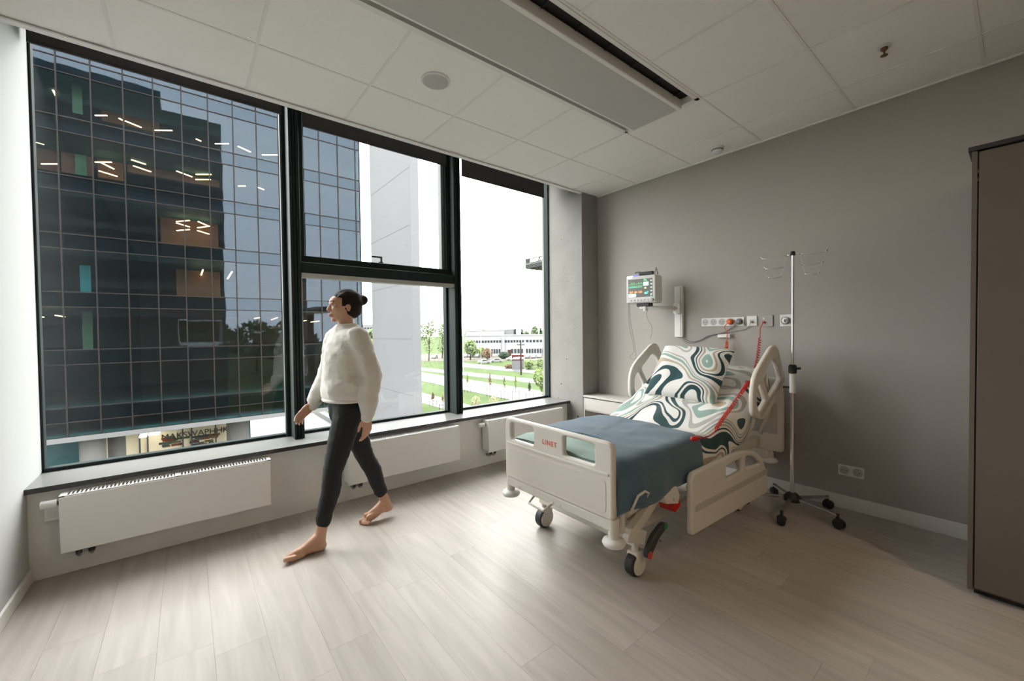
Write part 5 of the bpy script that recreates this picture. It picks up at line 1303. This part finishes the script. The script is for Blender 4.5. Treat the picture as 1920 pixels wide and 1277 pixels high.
# hands: relaxed, fingers curled slightly
def hand(mb, wr, dirv, palm_n, side, sc=1.0):
    """dirv: wrist to knuckles; palm_n: the way the palm faces; thumb leaves towards `side`"""
    d = dirv.normalized(); n = (palm_n-d*palm_n.dot(d)).normalized(); s = side-d*side.dot(d); s = (s-n*s.dot(n)).normalized()
    base = wr+d*.012*sc
    for o_ in (-.024, -.008, .008, .024):
        limb(mb, [base+s*o_*.55*sc, base+d*.045*sc+s*o_*.9*sc, base+d*.082*sc+s*o_*sc], [.014*sc, .0135*sc, .0105*sc], 10)
    for k, (o_, L1, L2, L3, r) in enumerate(((.027,.040,.024,.019,.0082), (.009,.045,.028,.020,.0085), (-.009,.042,.026,.020,.0082), (-.026,.033,.020,.017,.0072))):
        p = base+d*.084*sc+s*o_*sc; bend = .28+.08*k
        d1 = (d*math.cos(bend)+n*math.sin(bend)); p1 = p+d1*L1*sc
        b2 = bend+.38; d2 = d*math.cos(b2)+n*math.sin(b2); p2 = p1+d2*L2*sc
        b3 = b2+.25; d3 = d*math.cos(b3)+n*math.sin(b3); p3 = p2+d3*L3*sc
        limb(mb, [p, p1, p2, p3], [r*1.05*sc, r*sc, r*.92*sc, r*.78*sc], 10)
    t0 = base+s*.014*sc+d*.012*sc; t1 = base+s*.036*sc+d*.038*sc+n*.012*sc; t2 = t1+(d*.9+s*.25+n*.35).normalized()*.030*sc; t3 = t2+(d*.95+n*.35).normalized()*.024*sc
    limb(mb, [t0, t1, t2, t3], [.015*sc, .0125*sc, .0098*sc, .0082*sc], 10)
hand(body, wrL, V((-.02, -.01, -1)), V((-.35, 1, 0)), V((-1, -.2, 0)), .95)
hand(body, wrR, V((-.75, -.05, -.62)), V((.3, -1, -.2)), V((-.4, -.3, .8)), .95)
# head: skull, face and ears, looking along -X
def hp(x, y, z): return head+V((-x, y, z))          # x forwards, z up, from the head centre
body.ell(hp(-.018, 0, .022), (.090, .072, .085), 26, 18)
body.ell(hp(.018, 0, -.022), (.064, .058, .080), 24, 16)
body.ell(hp(.040, 0, -.066), (.034, .040, .030), 18, 12)      # jaw
body.ell(hp(.062, 0, -.088), (.017, .020, .014), 14, 10)      # chin
body.ell(hp(.050, 0, .030), (.036, .050, .034), 18, 12)       # forehead
for s in (-1, 1):
    body.ell(hp(.056, s*.034, -.018), (.026, .022, .022), 14, 10)   # cheeks
    body.ell(hp(.074, s*.027, .020), (.011, .020, .007), 12, 8)     # brow
    ear = hp(-.010, s*.071, -.008)
    body.ell(ear, (.017, .006, .029), 14, 10); body.ell(ear+V((.004, s*.003, .004)), (.013, .005, .022), 12, 8)
body.tube([hp(.078,0,.012), hp(.088,0,-.006), hp(.097,0,-.024), hp(.086,0,-.034)], [.007,.008,.0105,.0085], 12)
body.ell(hp(.096,0,-.025), .0095, 12, 8)
for s in (-1, 1): body.ell(hp(.087, s*.009, -.030), (.009,.0065,.0065), 10, 8)
body.ell(hp(.082,0,-.053), (.012,.021,.0055), 14, 8); body.ell(hp(.081,0,-.064), (.0115,.018,.006), 14, 8)   # lips
bm_ = remesh(body, .0036, 5, .5)
bo = place('body', bm_, M_skin, pe)
M_lip = mat('lips', (.42, .15, .12), .4); M_eyew = mat('eye_white', (.75,.73,.70), .25); M_iris = mat('iris', (.05,.03,.02), .2); M_lash = mat('lash', (.015,.010,.008), .6)
for s in (-1, 1):
    ec = hp(.0625, s*.029, .003)
    e = MB().ell(ec, (.0125,.0125,.0105), 16, 10).build('eye', M_eyew, pe, smooth=True)
    MB().ell(ec+V((-.0085,0,0)), (.0055,.0080,.0075), 12, 8).build('iris', M_iris, e, smooth=True)
    MB().tube(bez([hp(.075,s*.017,.008), hp(.0795,s*.028,.0135), hp(.073,s*.041,.009)], 5), .0018, 6).build('lashes', M_lash, e)
    MB().tube(bez([hp(.084,s*.014,.0255), hp(.083,s*.030,.031), hp(.069,s*.046,.026)], 5), [.0022]*11, 6).build('eyebrow', M_hair, pe)
MB().ell(hp(.0885,0,-.0545), (.0075,.0175,.004), 14, 8).ell(hp(.0870,0,-.0635), (.0075,.0155,.0048), 14, 8).build('lips', M_lip, pe, smooth=True)
# hair: swept back into a low bun
hm = MB()
hm.ell(hp(-.027, 0, .030), (.096, .0805, .087), 26, 18)
hm.ell(hp(-.045, 0, -.010), (.072, .075, .070), 22, 16)
hm.ell(hp(-.118, 0, .045), (.040, .040, .036), 18, 12)        # bun
for s in (-1, 1): hm.ell(hp(.012, s*.056, .045), (.042, .022, .034), 16, 10); hm.ell(hp(-.030, s*.060, -.004), (.026,.020,.040), 14, 10)
hmesh = remesh(hm, .006, 6, .5)
# open the face: push hair that would cover it back under the skin
for v in hmesh.vertices:
    p = v.co-head; fx_ = -p.x
    if fx_ > .030 and p.z < .052: v.co.x += (fx_-.030)*1.6; v.co.y = 2.75+(v.co.y-2.75)*.86
    n_ = noise.noise(V((p.x*14, p.y*55, p.z*55)))*.0028; v.co += p.normalized()*n_
ho = place('hair', hmesh, M_hair, pe)
# sweater: loose body with dropped sleeves
sw = MB()
def ring(c, rx, ry, n=36, ph=0.0, am=.006):
    return [V((c.x+(rx+am*math.sin(5*2*PI*j/n+ph))*math.cos(2*PI*j/n), c.y+(ry+am*math.sin(4*2*PI*j/n+ph*1.3))*math.sin(2*PI*j/n), c.z)) for j in range(n)]
lv = [(.905,.138,.178,.81),(.930,.150,.190,.81),(.97,.152,.194,.808),(1.04,.146,.192,.806),(1.12,.138,.192,.806),(1.20,.130,.196,.808),(1.27,.118,.190,.812),(1.32,.102,.160,.816),(1.352,.084,.114,.818),(1.382,.066,.072,.816)]
vs_ = []; n = 36
for k, (z, rx, ry, cx) in enumerate(lv): vs_ += ring(V((cx, 2.75, z)), rx, ry, n, k*.7, .007 if k < 7 else .001)
fs_ = [(k*n+j, k*n+(j+1)%n, (k+1)*n+(j+1)%n, (k+1)*n+j) for k in range(len(lv)-1) for j in range(n)]
fs_ += [tuple(range(n-1,-1,-1)), tuple((len(lv)-1)*n+j for j in range(n))]
sw.add(vs_, fs_)
for sh, el, wr, s in ((shL, elL, wrL, -1), (shR, elR, wrR, 1)):
    q = [V((.812, 2.75+s*.09, 1.275)), sh+V((0, 0, -.012)), sh.lerp(el,.35), sh.lerp(el,.7), el, el.lerp(wr,.35), el.lerp(wr,.7), el.lerp(wr,.88), wr+(wr-el).normalized()*.01]
    limb(sw, q, [.085,.075,.069,.067,.066,.060,.056,.050,.036], 18)
sm_ = remesh(sw, .008, 5, .5)
def displace(me, fn):
    n_ = len(me.vertices); co = [0.0]*(3*n_); no = [0.0]*(3*n_)
    me.vertices.foreach_get('co', co); me.vertices.foreach_get('normal', no)
    for i_ in range(n_):
        p = V(co[3*i_:3*i_+3]); q_ = fn(p, V(no[3*i_:3*i_+3]))
        co[3*i_:3*i_+3] = q_
    me.vertices.foreach_set('co', co); me.update()
displace(sm_, lambda p, nn: p+nn*(.010*noise.noise(V((p.x*9, p.y*9, p.z*16)))+.005*noise.noise(V((p.x*22, p.y*22, p.z*30)))))
so = place('sweater', sm_, M_knit, pe)
# collar, cuffs and hem band
cq = [V((.816+.060*math.cos(a), 2.75+.064*math.sin(a), 1.380+.006*math.cos(a))) for a in [2*PI*k/24 for k in range(25)]]
MB().tube(cq, .009, 8, caps=False).build('collar', M_knit, so, smooth=True)
hq = [V((.81+.140*math.cos(a), 2.75+.180*math.sin(a), .903)) for a in [2*PI*k/36 for k in range(37)]]
MB().tube(hq, .011, 8, caps=False).build('hem_band', M_knit, so, smooth=True)
# leggings, cropped above the ankle
lg = MB()
limb(lg, [V((.808,2.75,.82)), V((.808,2.75,.96))], [.113,.108])
for s, hp_ in ((-1, hipL), (1, hipR)): limb(lg, [V((.808,2.75+s*.045,.87)), hp_], [.106,.096])
for hpj, kn, an in ((hipL, kneL, ankL), (hipR, kneR, ankR)):
    limb(lg, [hpj, hpj.lerp(kn,.5), kn, kn.lerp(an,.3)+V((.012,0,0)), an.lerp(kn,.35), an.lerp(kn,.22)], [.094,.079,.058,.057,.047,.044])
lm_ = remesh(lg, .0065, 5, .5)
displace(lm_, lambda p, nn: p+nn*(.004*noise.noise(V((p.x*14, p.y*14, p.z*30)))))
place('leggings', lm_, M_trous, pe)
